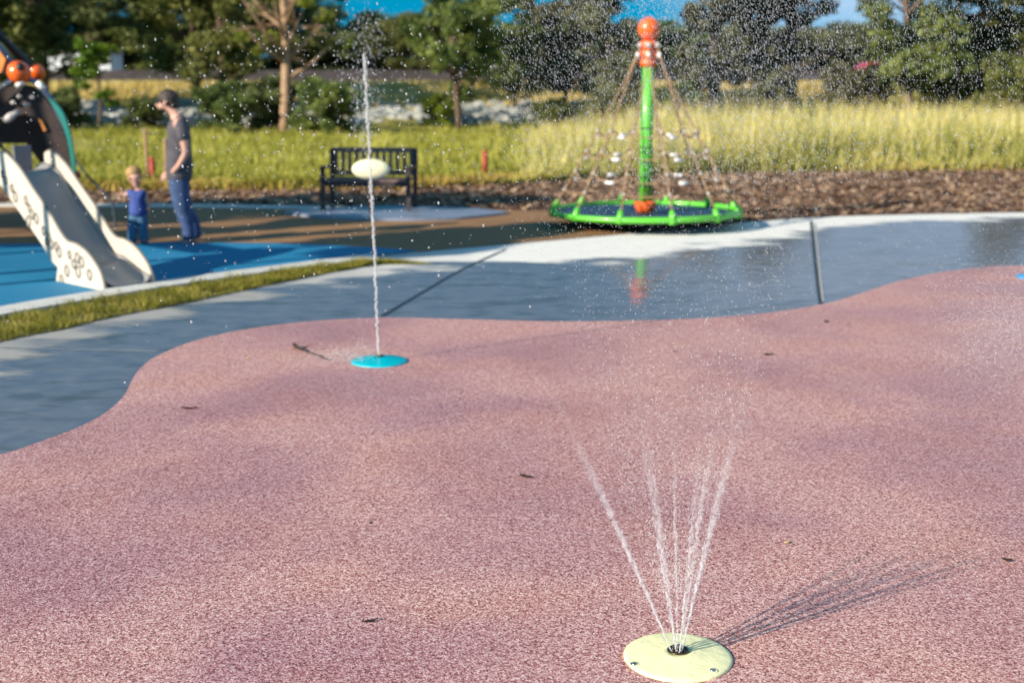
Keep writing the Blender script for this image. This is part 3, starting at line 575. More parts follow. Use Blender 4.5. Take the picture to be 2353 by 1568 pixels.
# ---------------------------------------------------------------- rope spinner
def spinner():
    B = at(1481, 519); root = empty('rope_spinner', 'tall green pole spinner with orange ball top, tan rope net and round green platform ring', 'spinner', B)
    RR = 1.165; ZR = .185
    tb = MB(); tb.tube([(RR*math.cos(a), RR*math.sin(a), ZR+.012*math.cos(a)) for a in np.linspace(0, 2*math.pi, 72, endpoint=False)], .038, 10, closed=True); tb.build('platform_ring', M['green'], root, True)
    mb = MB(); mb.lathe([(.22, -.02), (.24, .03), (.10, .06), (.09, .14), (.13, .16)], n=24); mb.build('foot', M['darksteel'], root, True)
    mb = MB(); mb.lathe([(.085, .17), (.11, .19), (.142, .27), (.142, .30), (.10, .315)], n=24); mb.build('base_collar', M['orange'], root, True)
    mb = MB(); mb.tube([(0, 0, .30), (0, 0, 1.2), (0, 0, 1.97)], [.082, .078, .074], 20); po = mb.build('pole', M['green'], root, True)
    for z in (.50, .78, .97, 1.2):
        mb = MB(); mb.lathe([(.0835, z-.008), (.0855, z-.004), (.0855, z+.004), (.0835, z+.008)], n=20); mb.build('pole_band', M['darksteel'], po)
    for z in (1.985, 2.09, 2.195):
        mb = MB(); mb.lathe([(.088, z-.052), (.108, z-.035), (.114, z), (.108, z+.035), (.088, z+.052)], n=28); mb.build('bead', M['orange'], root, True)
    mb = MB(); mb.ball((0, 0, 2.385), .138, 28); mb.build('ball_top', M['orange'], root, True)
    # platform net: concentric and radial cords with mesh band
    mb = MB(); mb.lathe([(.15, ZR-.03), (1.12, ZR-.012), (1.12, ZR-.022), (.15, ZR-.04)], n=60); mb.build('platform_mat', M['net'], root)
    nr = 12; angs = [2*math.pi*(k+.32)/nr for k in range(nr)]
    for a in angs:
        d = Vector((math.cos(a), math.sin(a), 0)); mb = MB()
        mb.tube([d*(RR+.01)+Vector((0, 0, ZR-.05)), d*(RR)+Vector((0, 0, ZR+.04)), d*(RR-.03)+Vector((0, 0, ZR+.105))], [.045, .042, .030], 8); lg = mb.build('rope_lug', M['green'], root, True)
    # ropes: 6 anchors on the head, each carrying two ropes to the ring
    lev = [.275+.19, .69, .93, 1.17]; top = 2.16
    def rp(a, z):
        f = (top-z)/(top-(ZR+.10)); r_ = .13+(RR-.16)*(f**1.12); return Vector((r_*math.cos(a), r_*math.sin(a), z))
    for k, a in enumerate(angs):
        at_ = (angs[k-(k % 2)]+angs[k-(k % 2)+1])/2
        pts = [Vector((.125*math.cos(at_), .125*math.sin(at_), top))]
        for z in np.linspace(1.95, ZR+.10, 14):
            f = (top-z)/(top-1.17) if z > 1.17 else 1; aa = at_+(a-at_)*min(1, f**.7); pts.append(rp(aa, z))
        MB().tube(pts, .0105, 6).build('climbing_rope', M['rope'], root, True)
        for z in lev:
            MB().ball(rp(a, z), .020, 8).build('rope_clamp', M['knot'], root, True)
    for k in range(0, nr, 2):
        am = (angs[k]+angs[k+1])/2; c = Vector((.12*math.cos(am), .12*math.sin(am), top+.03)); MB().ball(c, .034, 10).build('rope_anchor', M['knot'], root, True)
        MB().ball(c+Vector((.03*math.cos(am), .03*math.sin(am), -.12)), .028, 10, (1, 1, 1.4)).build('rope_ferrule', M['sleeve'], root, True)
    for li, z in enumerate(lev):
        for k in range(nr):
            if (li == 0 and k % 2): continue
            a, b = angs[k], angs[(k+1) % nr]+(2*math.pi if k == nr-1 else 0)
            p0 = rp(a, z); p1 = rp(b, z); sag = [.03, .11, .085, .07][li]
            pts = [p0.lerp(p1, t)-Vector((0, 0, sag*4*t*(1-t))) for t in np.linspace(0, 1, 9)]
            MB().tube(pts, .0095, 6).build('cross_rope', M['rope'], root, True)
            if k % 2 and li > 0:
                MB().tube(pts[3:6], .021, 8).build('step_sleeve', M['sleeve'], root, True)
    return root
spinner()
# ---------------------------------------------------------------- slide
def slide():
    P0 = at(238, 672); P1 = at(358, 657)
    wv = (P1-P0); wv.z = 0; wl = wv.length; wn = wv.normalized(); d = Vector((wn.y, -wn.x, 0))   # d: downhill direction
    root = empty('slide', 'low grey slide with beige side panels and engraved ring pattern', 'slide', P0)
    def onplane(vx, vy, O):
        r_ = ray(vx, vy); C0 = Vector((0, 0, CH)); t = (O-C0).dot(wn)/r_.dot(wn); p = C0+r_*t-O; return (p.dot(d), p.z)
    topN = [(153, 555), (171, 561), (192, 575), (210, 596), (225, 620), (234, 644), (239, 671)]
    topF = [(109, 352), (117, 347), (129, 350), (159, 380), (192, 428), (228, 479), (255, 524), (276, 543)]
    botN = [(238, 677), (192, 684), (130, 665), (132, 614), (114, 596), (99, 566), (66, 518), (30, 467), (0, 425)]
    tN = [onplane(a, b, P0) for a, b in topN]; tF = [onplane(a, b, P1) for a, b in topF]; bN = [onplane(a, b, P0) for a, b in botN]
    s0 = tF[0][0]
    top = [q for q in tF if q[0] < tN[0][0]-.02]+tN
    topc = [tuple(p) for p in catmull([Vector((a, b, 0)) for a, b in top], 4)]; topc = [(p[0], p[1]) for p in topc]
    (a1, z1), (a2, z2) = bN[-2], bN[-1]; sl_ = (z2-z1)/(a2-a1); bN.append((s0, z2+sl_*(s0-a2)))
    bot = [(a, max(.012, z)) for a, z in bN]
    prof = topc+bot
    def W(s, z, w_): return d*s+wn*w_+Vector((0, 0, z))
    th = .035
    for w0, nm in ((0, 'side_panel'), (wl-th, 'side_panel')):
        mb = MB(); mb.plate([W(a, z, w0) for a, z in prof], wn*th); sp_ = mb.build(nm, M['slidep'], root)
        bv = sp_.modifiers.new('bevel', 'BEVEL'); bv.width = .006; bv.segments = 2; bv.limit_method = 'ANGLE'
        mb = MB(); mb.tube([W(a, z+.003, w0+th/2) for a, z in topc], .012, 6); mb.build('edge_trim', M['edge'], sp_, True)
        if w0 == 0:
            # engraved ring chain on the visible face
            rings = [(6, 400), (14, 414), (28, 432), (36, 452), (60, 460), (68, 478), (74, 492), (84, 502), (66, 508), (100, 530), (112, 546), (118, 560), (130, 566), (136, 578), (160, 585), (178, 592), (188, 602), (170, 606), (180, 624), (206, 631), (154, 622), (142, 642), (108, 555)]
            for (vx, vy) in rings:
                s_, z_ = onplane(vx, vy, P0); rr = random.uniform(.028, .046)
                pts = [W(s_+rr*math.cos(a)*(.8), z_+rr*1.1*math.sin(a), -.001) for a in np.linspace(0, 2*math.pi, 18, endpoint=False)]
                mb = MB(); mb.tube(pts, .009, 5, closed=True); mb.build('engraved_ring', M['groove'], sp_, True)
    # bed: follows a line under the panel top
    bedF = [(92, 393), (111, 391), (141, 409), (180, 475), (222, 538), (264, 594), (290, 606), (327, 636), (351, 654)]
    bed = [onplane(a, b, P1-wn*th) for a, b in bedF]; bed = [(a, max(.03, z)) for a, z in bed]
    bedc = [(p.x, p.y) for p in catmull([Vector((a, b, 0)) for a, b in bed], 4)]
    mb = MB(); k = len(bedc); nw = 12; vs = []
    for a, z in bedc:
        for j in range(nw+1):
            u = j/nw; lip = .07*(abs(2*u-1)**4); vs.append(W(a-lip*.3, z+lip, th+(wl-2*th)*u))
    fs = [(i*(nw+1)+j, i*(nw+1)+j+1, (i+1)*(nw+1)+j+1, (i+1)*(nw+1)+j) for i in range(k-1) for j in range(nw)]
    mb.add(vs, fs); o = mb.build('slide_bed', M['slideg'], root, True); so_ = o.modifiers.new('solid', 'SOLIDIFY'); so_.thickness = .012; so_.offset = -1
    # entry board, top deck and posts
    a0, z0 = bed[0]
    mb = MB(); mb.box(W(a0-.62, z0-.02, wl/2), (.60, wl/2, .02), Matrix((d, wn, Vector((0, 0, 1)))).transposed()); mb.build('deck', M['tube'], root)
    mb = MB(); mb.box(W(a0-.02, z0+.115, wl*.62), (.015, wl*.17, .13), Matrix((d, wn, Vector((0, 0, 1)))).transposed()); mb.build('back_board', simple('grey_board', (.14, .15, .19), .5), root)
    for aa in (a0-1.15,):
        for ww in (.07, wl-.07):
            MB().tube([W(aa, 0, ww), W(aa, z0-.04, ww)], .03, 10).build('leg', M['tube'], root, True)
    return root, W, P0, P1, wl
slide()
# ---------------------------------------------------------------- climbing frame behind the slide
def climber():
    Y = 14.6; B = at(60, 536); root = empty('climbing_frame', 'dark brown climbing frame with teal arch, blue grey tubes and orange ball joints', 'climbing frame', (B.x, Y, 0))
    O = Vector((B.x, Y, 0))
    def q(vx, vy, dy=0):
        p = atY(vx, vy, Y+dy)-O; p.z = max(p.z, 0); return p
    ball1 = q(44, 167); ball2 = q(84, 166, .35)
    MB().ball(ball1, .138, 24).build('ball_joint', M['orange'], root, True); MB().ball(ball2, .10, 20).build('ball_joint', M['orange'], root, True)
    MB().ball(ball1+Vector((.05, -.085, .055)), .055, 12).build('joint_cap', M['black'], root, True); MB().ball(q(173, 402, .1), .062, 16).build('ball_joint', M['red'], root, True)
    # tubes
    MB().tube([q(-160, -30, -.3), q(-60, 55, -.1), q(0, 108), ball1], .035, 10).build('frame_tube', M['tube'], root, True)
    MB().tube([q(-150, -60, .3), q(-50, 20, .3), q(0, 82, .35), ball2], .045, 10).build('frame_tube', M['black'], root, True)
    MB().tube([ball1, q(90, 195, .05), q(118, 228, .1), q(145, 285, .15), q(160, 335, .2), q(170, 400, .2), q(176, 470, .2), q(178, 585, .2)], .033, 10).build('frame_tube', M['tube'], root, True)
    MB().tube([ball1, q(-10, 215), q(-60, 290), q(-110, 420), q(-130, 588)], .033, 10).build('frame_tube', M['tube'], root, True)
    MB().tube([q(85, 190, .0), q(102, 205, .0)], .035, 8).build('clamp_sleeve', M['sleeve'], root, True); MB().tube([q(38, 198, -.05), q(54, 188, -.05)], .03, 8).build('clamp_sleeve', M['sleeve'], root, True)
    MB().tube([q(0, 206, -.08), q(26, 184, -.08)], .02, 8).build('clamp_sleeve', M['steel'], root, True)
    # teal arch fin
    fin = catmull([q(110, 223), q(128, 238), q(145, 262), q(157, 295), q(166, 335), q(171, 375), q(172, 410)], 4)+catmull([q(166, 405), q(160, 350), q(148, 300), q(134, 266), q(118, 238), q(110, 223)], 4)[1:-1]
    MB().plate(fin, (0, .05, 0)).build('arch_fin', M['teal'], root)
    # brown shell panel, with climbing holds
    sh = catmull([q(8, 205, .12), q(40, 195, .12), q(78, 200, .12), q(105, 230, .12), q(130, 270, .12), q(148, 310, .12), q(160, 360, .12), q(168, 420, .12)], 3)+[q(168, 470, .12), q(95, 470, .12), q(104, 400, .12), q(108, 335, .12), q(96, 290, .12), q(60, 262, .12), q(20, 268, .12), q(-20, 300, .12), q(-60, 340, .12), q(-60, 260, .12)]
    MB().plate(sh, (0, .06, 0)).build('shell_panel', M['darkbrown'], root)
    sh2 = [q(-60, 250, .9), q(30, 215, .9), q(90, 240, .9), q(140, 330, .9), q(150, 560, .9), q(118, 560, .9), q(112, 400, .9), q(60, 330, .9), q(-60, 330, .9)]
    MB().plate(sh2, (0, .06, 0)).build('back_panel', M['darkbrown'], root)
    op = [q(-70, 60, .1), q(-8, 92, .1), q(0, 104, .1), q(17, 122, .1), q(3, 166, .1), q(-70, 190, .1)]
    MB().plate(op, (0, .05, 0)).build('amber_panel', M['orangep'], root)
    MB().plate([q(17, 126, .18), q(34, 150, .18), q(6, 172, .18), q(4, 166, .18)], (0, .04, 0)).build('grey_panel', M['slideg'], root)
    for (vx, vy, r_) in [(22, 270, .07), (34, 262, .05)]: MB().ball(q(vx, vy, .02), r_, 10, (1.3, .6, .7), Matrix.Rotation(-.6, 3, 'Y')).build('climbing_hold', M['knot'], root, True)
    for (vx, vy) in [(45, 222), (60, 240), (30, 236), (74, 224), (62, 240)]: MB().ball(q(vx, vy, .07), .03, 8, (1.2, .6, .8)).build('climbing_hold', M['knot'], root, True)
    MB().plate([q(88, 272, .08), q(94, 276, .08), q(106, 300, .08), q(100, 302, .08)], (0, .03, 0)).build('amber_grip', M['orangep'], root)
    for pl in ([(-20, 322), (20, 352), (46, 382), (70, 420)], [(172, 365), (200, 402), (232, 436), (255, 462), (264, 500), (268, 592)], [(-20, 300), (10, 345), (30, 400), (34, 470)]):
        MB().tube(catmull([q(a, b, .15) for a, b in pl], 4), .014, 6).build('climbing_rope', M['cord'], root, True)
    # unseen posts, deck and hut roof beyond the frame edge, added for their shade
    for px in (-2.4, -1.2):
        for py in (0, 1.6): MB().tube([(px, py, 0), (px, py, 2.1)], .06, 10).build('post', M['tube'], root, True)
    MB().box((-1.8, .8, 1.3), (.7, .9, .04)).build('deck', M['darkbrown'], root)
    MB().add([(-2.7, -.2, 2.0), (-.95, -.2, 2.0), (-.95, 1.8, 2.0), (-2.7, 1.8, 2.0), (-1.8, .8, 2.5)], [(0, 1, 4), (1, 2, 4), (2, 3, 4), (3, 0, 4), (3, 2, 1, 0)]).build('roof', M['darkbrown'], root)
climber()
# ---------------------------------------------------------------- bench, oval disc, posts, stakes
def bench():
    B = at(850, 486); Y = B.y; root = empty('park_bench', 'slatted brown park bench standing on the concrete pad behind the water jet', 'bench', B); root.rotation_euler.z = R(-6)
    s = 1/ (FV/ (Y*math.cos(PITCH)+CH*math.sin(PITCH)))
    hw = 98*s; 
    for sx_ in (-hw, hw):
        MB().bar((sx_, -.28, 0), (sx_, -.24, .62), .06, .06, (0, 1, 0)).build('leg', M['wood_dark'], root); MB().bar((sx_, .26, 0), (sx_, .32, .86), .06, .06, (0, 1, 0)).build('leg', M['wood_dark'], root)
        MB().bar((sx_, -.30, .62), (sx_, .30, .62), .07, .035).build('armrest', M['wood_dark'], root)
    MB().bar((-hw, -.24, .40), (hw, -.24, .40), .03, .07).build('seat_rail', M['wood_dark'], root)
    mb = MB()
    for k in range(6): mb.box((0, -.22+.088*k, .45), (hw, .036, .014))
    mb.build('seat', M['wood'], root)
    mb = MB(); mb.bar((-hw, .325, .84), (hw, .325, .84), .035, .07); mb.bar((-hw, .295, .52), (hw, .295, .52), .035, .06)
    x = -hw+.06
    while x < hw-.03: mb.bar((x, .30, .53), (x, .32, .82), .05, .018, (0, 1, 0)); x += .098
    mb.build('backrest', M['wood'], root)
bench()
g = at(852, 497); od = empty('play_disc', 'glossy cream oval disc on a dark post in front of the bench', 'disc', g)
MB().ball(atY(852, 389, g.y)-g, .255, 32, (1.0, .32, .53)).build('disc', M['cream'], od, True)
zc = (atY(852, 389, g.y)-g).z
MB().tube([(0, .04, 0), (0, .04, zc)], .03, 10).build('post', M['wood_dark'], od, True)
for (vx, vy0, vy1, lab) in [(353, 362, 432, 'short rust red post between the child and the man'), (1114, 347, 413, 'short rust red post on the meadow edge right of the bench')]:
    b0 = at(vx, vy1); t0 = atY(vx, vy0, b0.y); root = empty('marker_post', lab, 'post', b0, 'rust red posts at the meadow edge')
    MB().tube([(0, 0, 0), (0, 0, t0.z-.03)], .055, 10).build('shaft', M['post'], root, True); MB().ball((0, 0, t0.z-.03), .056, 10, (1, 1, .8)).build('cap', M['post'], root, True)
for (x0, y0, x1, y1, lab) in [(332, 296, 343, 434, 'thin leaning wooden tree stake above the child'), (379, 318, 382, 434, 'thin dark tree stake hidden behind the man')]:
    b0 = at(x1, y1); t0 = atY(x0, y0, b0.y); root = empty('tree_stake', lab, 'stake', b0, 'tree stakes')
    MB().tube([(0, 0, 0), (t0-b0)*.5, (t0-b0)], .030, 8).build('shaft', M['stake'], root, True); MB().tube([(t0-b0)*.93+Vector((-.04, 0, 0)), (t0-b0)*.93+Vector((.30, 0, -.02))], .012, 6).build('tie', M['black'], root)
# ---------------------------------------------------------------- people
def skin_mesh(name, verts, edges, radii, m, parent, sub=2):
    me = bpy.data.meshes.new(name); me.from_pydata([tuple(v) for v in verts], edges, []); o = bpy.data.objects.new(name, me); COL.objects.link(o)
    sk = o.modifiers.new('skin', 'SKIN'); sk.use_smooth_shade = True; sk.branch_smoothing = .6
    for i, r_ in enumerate(radii):
        s = me.skin_vertices[0].data[i]; s.radius = (r_, r_) if not hasattr(r_, '__len__') else r_; s.use_root = (i == 0)
    ss = o.modifiers.new('sub', 'SUBSURF'); ss.levels = sub; ss.render_levels = sub
    dg = bpy.context.evaluated_depsgraph_get(); dg.update(); nm = bpy.data.meshes.new_from_object(o.evaluated_get(dg)); nm.name = name
    for p in nm.polygons: p.use_smooth = True
    nm.materials.clear(); nm.materials.append(m)
    bpy.data.objects.remove(o, do_unlink=True)
    o2 = bpy.data.objects.new(name, nm); COL.objects.link(o2); o2.parent = parent; return o2
def chain(verts, edges, radii, start, pts, rs):
    prev = start
    for p, r_ in zip(pts, rs):
        verts.append(Vector(p)); radii.append(r_); i = len(verts)-1
        if prev is not None: edges.append((prev, i))
        prev = i
    return prev
def fingers(verts, edges, radii, hand, d, side, s=1.0, curl=Vector((0, 0, -1))):
    """four unequal fingers and a thumb rooted in the palm vertex"""
    hp = verts[hand]; d = d.normalized(); side = side.normalized()
    for k, (o, ln) in enumerate([(-.030, .070), (-.010, .080), (.010, .075), (.029, .060)]):
        b0 = hp+side*o*s+d*.035*s; chain(verts, edges, radii, hand, [b0, b0+d*ln*.5*s+curl*.008*s, b0+d*ln*.85*s+curl*.035*s], [.0105*s, .0095*s, .0080*s])
    b0 = hp-side*.038*s-d*.01*s; chain(verts, edges, radii, hand, [b0, b0-side*.018*s+d*.035*s+curl*.012*s], [.012*s, .009*s])
def man():
    B = at(432, 560); root = empty('person', 'man in dark grey shirt and blue jeans standing with bowed head, hands at his waist', 'person', B, 'people')
    Y = B.y
    def q(vx, vy, dy=0): return atY(vx, vy, Y+dy)-B
    v = []; e = []; r = []
    v.append(q(411, 412)); r.append((.085, .08))                       # pelvis root
    chain(v, e, r, 0, [q(412, 375), q(413, 335), q(412, 292), q(408, 268)], [(.075, .08), (.09, .10), (.10, .12), (.07, .08)]); ch = 3
    nk = 4; chain(v, e, r, nk, [q(398, 254), q(389, 246)], [.058, .060])
    head = len(v)-1; chain(v, e, r, head, [q(381, 236), q(380, 225)], [.092, .080]); chain(v, e, r, head+1, [q(369, 244), q(363, 250)], [.060, .042])
    def leg(dy, kx, ky, ax, ay, fx, fy):
        chain(v, e, r, 0, [q(411, 420, dy*.7), q(kx, ky, dy), q(ax, ay, dy), q(ax-3, ay+8, dy), q(fx, fy, dy)], [.095, .062, .045, .045, .036])
    leg(-.10, 418, 480, 434, 545, 414, 554); leg(.10, 424, 482, 449, 540, 436, 551)
    for dy in (-.20, .20):
        chain(v, e, r, 3, [q(412, 280, dy*.9)], [.065]); sh = len(v)-1
        chain(v, e, r, sh, [q(420, 308, dy*1.1), q(428, 352, dy*1.15), q(412, 380, dy*.95), q(397, 396, dy*.6)], [.056, .042, .035, .030]); wr = len(v)-1
        chain(v, e, r, wr, [q(390, 399, dy*.45)], [(.036, .026)]); fingers(v, e, r, len(v)-1, Vector((-1, -dy*.9, -.25)), Vector((0, .3, 1)), 1.05)
    body = skin_mesh('body', v, e, r, M['skin'], root)
    # shirt
    v = [q(411, 420)]; e = []; r = [(.165, .155)]
    chain(v, e, r, 0, [q(411, 404), q(412, 375), q(413, 335), q(412, 294), q(406, 264)], [(.165, .160), (.155, .155), (.165, .165), (.165, .18), (.10, .115)])
    for dy in (-.20, .20):
        chain(v, e, r, 4, [q(412, 281, dy*.9), q(418, 305, dy*1.1), q(424, 330, dy*1.14)], [.082, .074, .066])
    skin_mesh('shirt', v, e, r, M['shirt'], root)
    v = [q(411, 404)]; e = []; r = [(.155, .145)]; chain(v, e, r, 0, [q(412, 388), q(412, 378)], [(.135, .13), (.12, .12)])
    for dy, kx, ky, ax, ay in ((-.10, 418, 480, 434, 540), (.10, 424, 482, 449, 536)):
        chain(v, e, r, 0, [q(411, 424, dy*.7), q(kx, ky, dy), q(ax-3, ay-25, dy), q(ax, ay+4, dy), q(ax, ay+12, dy)], [.125, .092, .075, .072, .07])
    skin_mesh('trousers', v, e, r, M['jeans'], root)
    for dy, ax, ay, fx, fy in ((-.10, 434, 552, 412, 556), (.10, 449, 546, 434, 551)):
        v = [q(ax, ay, dy)]; e = []; r = [.050]; chain(v, e, r, 0, [q((ax+fx)/2, (ay+fy)/2, dy), q(fx, fy, dy)], [(.052, .042), (.042, .030)]); skin_mesh('shoe', v, e, r, M['shoe'], root, 1)
    hc = q(381, 232)
    hb = MB(); hb.ball(hc+Vector((.03, 0, .025)), .112, 20, (1.0, .86, .92)); hb.ball(hc+Vector((.075, 0, -.03)), .075, 14, (.8, 1, 1)); hb.build('hair', M['hair'], root, True)
    for dy in (-.09, .09): MB().ball(q(384, 237)+Vector((0, dy, 0)), .028, 8, (.7, .4, 1.1)).build('ear', M['skin'], root, True)
    MB().ball(q(361, 241)+Vector((0, 0, 0)), .022, 8, (1, .7, .8)).build('nose', M['skin'], root, True)
    for dy in (-.045, .045): MB().ball(q(362.5, 238.5)+Vector((0.006, dy, .0)), .010, 8).build('eye', M['black'], root, True)
def child():
    B = at(322, 562); root = empty('person', 'small child with sandy hair in a blue T-shirt and jeans beside the slide', 'person', B, 'people')
    Y = B.y
    def q(vx, vy, dy=0): return atY(vx, vy, Y+dy)-B
    v = [q(318, 488)]; e = []; r = [(.055, .05)]
    chain(v, e, r, 0, [q(317, 462), q(315, 442), q(314, 432)], [(.05, .05), (.055, .05), .036]); chain(v, e, r, 3, [q(312, 422), q(311, 408), q(312, 398)], [.040, .078, .070])
    for sx_ in (-1, 1): chain(v, e, r, 0, [q(318+sx_*8, 500), q(316+sx_*12, 525), q(318+sx_*14, 550), q(316+sx_*15, 558, -.05)], [.055, .042, .032, .03])
    chain(v, e, r, 2, [q(300, 441), q(288, 450), q(279, 446)], [.038, .028, .023]); fingers(v, e, r, len(v)-1, Vector((-1, -.2, .2)), Vector((0, 1, .2)), .6)
    chain(v, e, r, 2, [q(330, 443), q(338, 462), q(342, 478)], [.038, .028, .023]); fingers(v, e, r, len(v)-1, Vector((.2, -.2, -1)), Vector((0, 1, 0)), .6, Vector((-.3, 0, -.2)))
    skin_mesh('body', v, e, r, M['skin'], root)
    v = [q(318, 500)]; e = []; r = [(.115, .105)]
    chain(v, e, r, 0, [q(318, 484), q(317, 462), q(315, 443), q(314, 434)], [(.12, .11), (.108, .10), (.10, .095), .065]); chain(v, e, r, 3, [q(300, 442), q(293, 447)], [.058, .052]); chain(v, e, r, 3, [q(330, 444), q(334, 457)], [.058, .052])
    skin_mesh('shirt', v, e, r, M['tee'], root)
    v = [q(318, 490)]; e = []; r = [(.115, .10)]; chain(v, e, r, 0, [q(318, 476)], [(.09, .085)])
    for sx_ in (-1, 1): chain(v, e, r, 0, [q(318+sx_*8, 502), q(316+sx_*12, 525), q(318+sx_*14, 548), q(317+sx_*14, 560)], [.078, .060, .052, .05])
    skin_mesh('trousers', v, e, r, M['kjeans'], root)
    for sx_ in (-1, 1):
        v = [q(318+sx_*14, 556, .03)]; e = []; r = [.036]; chain(v, e, r, 0, [q(316+sx_*15, 559, -.08)], [.030]); skin_mesh('shoe', v, e, r, M['kshoe'], root, 1)
    hc = q(311, 402)
    hb = MB(); hb.ball(hc+Vector((-.025, .03, .022)), .088, 18, (1, 1, .9)); hb.ball(hc+Vector((-.03, .035, -.03)), .07, 14); hb.build('hair', M['blond'], root, True)
    f = Vector((.75, -.66, 0))*.076; s_ = Vector((.66, .75, 0))*.03; c = q(311, 409)
    for k in (-1, 1): MB().ball(c+f+s_*k, .009, 8).build('eye', M['black'], root, True); MB().ball(c+Vector((.66, .75, 0))*.078*k, .018, 8, (.7, .7, 1)).build('ear', M['skin'], root, True)
    MB().ball(c+f*1.1+Vector((0, 0, -.015)), .012, 8).build('nose', M['skin'], root, True)
    MB().ball(c+f*.98+Vector((0, 0, -.04)), .014, 8, (1, 1, .35)).build('mouth', M['red'], root, True)
man(); child()
# ---------------------------------------------------------------- nozzle covers
def cover(vx, vy, dia, m, label, hole, bolts=(), hgt=.022):
    B = at(vx, vy, .010); root = empty('nozzle_cover', label, 'nozzle cover', B, 'round nozzle covers'); r_ = dia/2
    prof = [(r_, -.004), (r_, .004), (r_-.004, .007)]+[(r_*f, .007+(hgt-.007)*(1-f)**.75) for f in (.93, .85, .7, .55, .4, .3)]+[(hole+.002, hgt), (hole, hgt-.002), (hole-.001, hgt-.010)]
    MB().lathe(prof, n=72).build('cap', m, root, True)
    MB().lathe([(hole+.006, hgt+.001), (hole+.005, hgt+.0035), (hole-.001, hgt+.0035), (hole-.003, hgt+.001), (hole-.006, hgt-.002)], n=40).build('nozzle_ring', M['bronze'], root, True)
    return root, B
yc, YB = cover(1557, 1509, .312, M['yellow'], 'pale yellow round nozzle cover in the foreground with two steel bolts', .026)
for (vx, vy) in ((1457, 1522), (1637, 1537)):
    p = at(vx, vy, .022)-YB; MB().lathe([(.0155, .0115), (.014, .0175), (.0105, .0165), (.0095, .012)], (p.x, p.y, -.006), 20).build('bolt_seat', M['yellow'], yc, True)
    b_ = MB().lathe([(.0085, .004), (.0085, .011), (.007, .013), (.0035, .013), (.0030, .009)], (p.x, p.y, 0), 16).build('bolt', M['steel'], yc, True)
for k in range(6):
    a = k*math.pi/3+.3; MB().tube([(.014*math.cos(a), .014*math.sin(a), .012), (.017*math.cos(a), .017*math.sin(a), .034)], .0032, 8).build('nozzle_tip', M['darksteel'], yc, True)
cc, CB = cover(872, 830, .345, M['cyan'], 'turquoise round nozzle cover under the tall water jet', .022, hgt=.035)
c2, CB2 = cover(2383, 637, .36, M['cyan2'], 'bright blue round nozzle cover at the right edge', .022, hgt=.04)
# ---------------------------------------------------------------- water
def wobble(pts, amp, seed):
    r_ = random.Random(seed); out = []
    for i, p in enumerate(pts):
        out.append(p+Vector((r_.gauss(0, amp), r_.gauss(0, amp), 0)))
    return out
def jet_tall():
    root = empty('water_jet', 'tall thin vertical water jet rising from the turquoise cover', 'water jet', CB)
    Y = CB.y; top = atY(836, 118, Y)-CB; n = 150; base = Vector((-.005, 0, .03)); r_ = random.Random(4); pts = []; rs = []
    for i in range(n):
        f = i/(n-1); p = base.lerp(Vector((top.x, top.y, top.z)), f); p.x = base.x+(top.x-base.x)*(f**1.25); pts.append(p); rs.append((.0062+.003*f)*(1+r_.uniform(-.25, .35)*min(1, f*2)))
    rs[-6:] = [.010, .009, .008, .006, .004, .002]
    MB().tube(wobble(pts, .0028, 2), rs, 8).build('stream', M['jet'], root, True)
    return root
jet_tall()
def jets_fan():
    root = empty('water_jet', 'fan of thin white water streams spraying up from the yellow cover', 'water jet', YB)
    Y = YB.y
    tgt = [(1372, 1120, .03, .85), (1384, 1140, -.04, .7), (1490, 1090, .06, .9), (1506, 1130, -.03, .5), (1548, 1080, .05, .4), (1600, 1120, -.05, .7), (1618, 1120, .06, .8), (1668, 1080, .02, .95), (1650, 1140, -.05, .7)]
    b = at(1558, 1496, .035)-YB
    for k, (vx, vy, dy, wd_) in enumerate(tgt):
        t = atY(vx, vy, Y+dy)-YB; t = b+(t-b)*1.6; n = 110; pts = []; rs = []; r_ = random.Random(k+9); s0 = b+Vector(((t.x-b.x)*.05, dy*.08, 0))
        for i in range(n):
            f = i/(n-1); p = s0.lerp(t, f); p.z += .02*math.sin(f*math.pi); pts.append(p); rs.append((.0021+.017*f*wd_)*(1+r_.uniform(-.35, .45)*min(1, 3*f)))
        MB().tube(wobble(pts, .0013, k), rs, 7).build('stream', M['stream'], root, True)
    return root
jets_fan()
def drops(name, C, size, el, label, m='drop', dirs=None):
    """octahedral-ish droplets: C (n,3), size radius (n), el vertical stretch (n)"""
    n = len(C); th = np.pi/3*np.arange(6)
    ring = np.stack([np.cos(th), np.sin(th), 0*th], 1)
    unit = np.concatenate([[[0, 0, 1]], ring*.8+[0, 0, .45], ring*.8-[0, 0, .45], [[0, 0, -1]]])
    T = [(0, 1+i, 1+(i+1) % 6) for i in range(6)]+[(13, 7+(i+1) % 6, 7+i) for i in range(6)]
    for i in range(6): j = (i+1) % 6; T += [(1+i, 7+i, 7+j), (1+i, 7+j, 1+j)]
    T = np.array(T); k = len(unit)
    U = unit[None]*size[:, None, None]; U = U.copy(); U[:, :, 2] *= el[:, None]
    if dirs is not None: U[:, :, 0] += U[:, :, 2]*dirs[:, None]
    V = (C[:, None]+U).reshape(-1, 3); F = (T[None]+(np.arange(n)*k)[:, None, None]).reshape(-1, 3)
    o = np_mesh(name, V, F, M[m]); o.data.polygons.foreach_set('use_smooth', np.ones(len(F), bool)); return tag(o, label, kind='stuff')
def pix_cloud(n, fx, fy, y0, y1):
    vx = fx(n); vy = fy(n); y = rng.uniform(y0, y1, n)
    return np.array([tuple(atY(a, b, c)) for a, b, c in zip(vx, vy, y)])
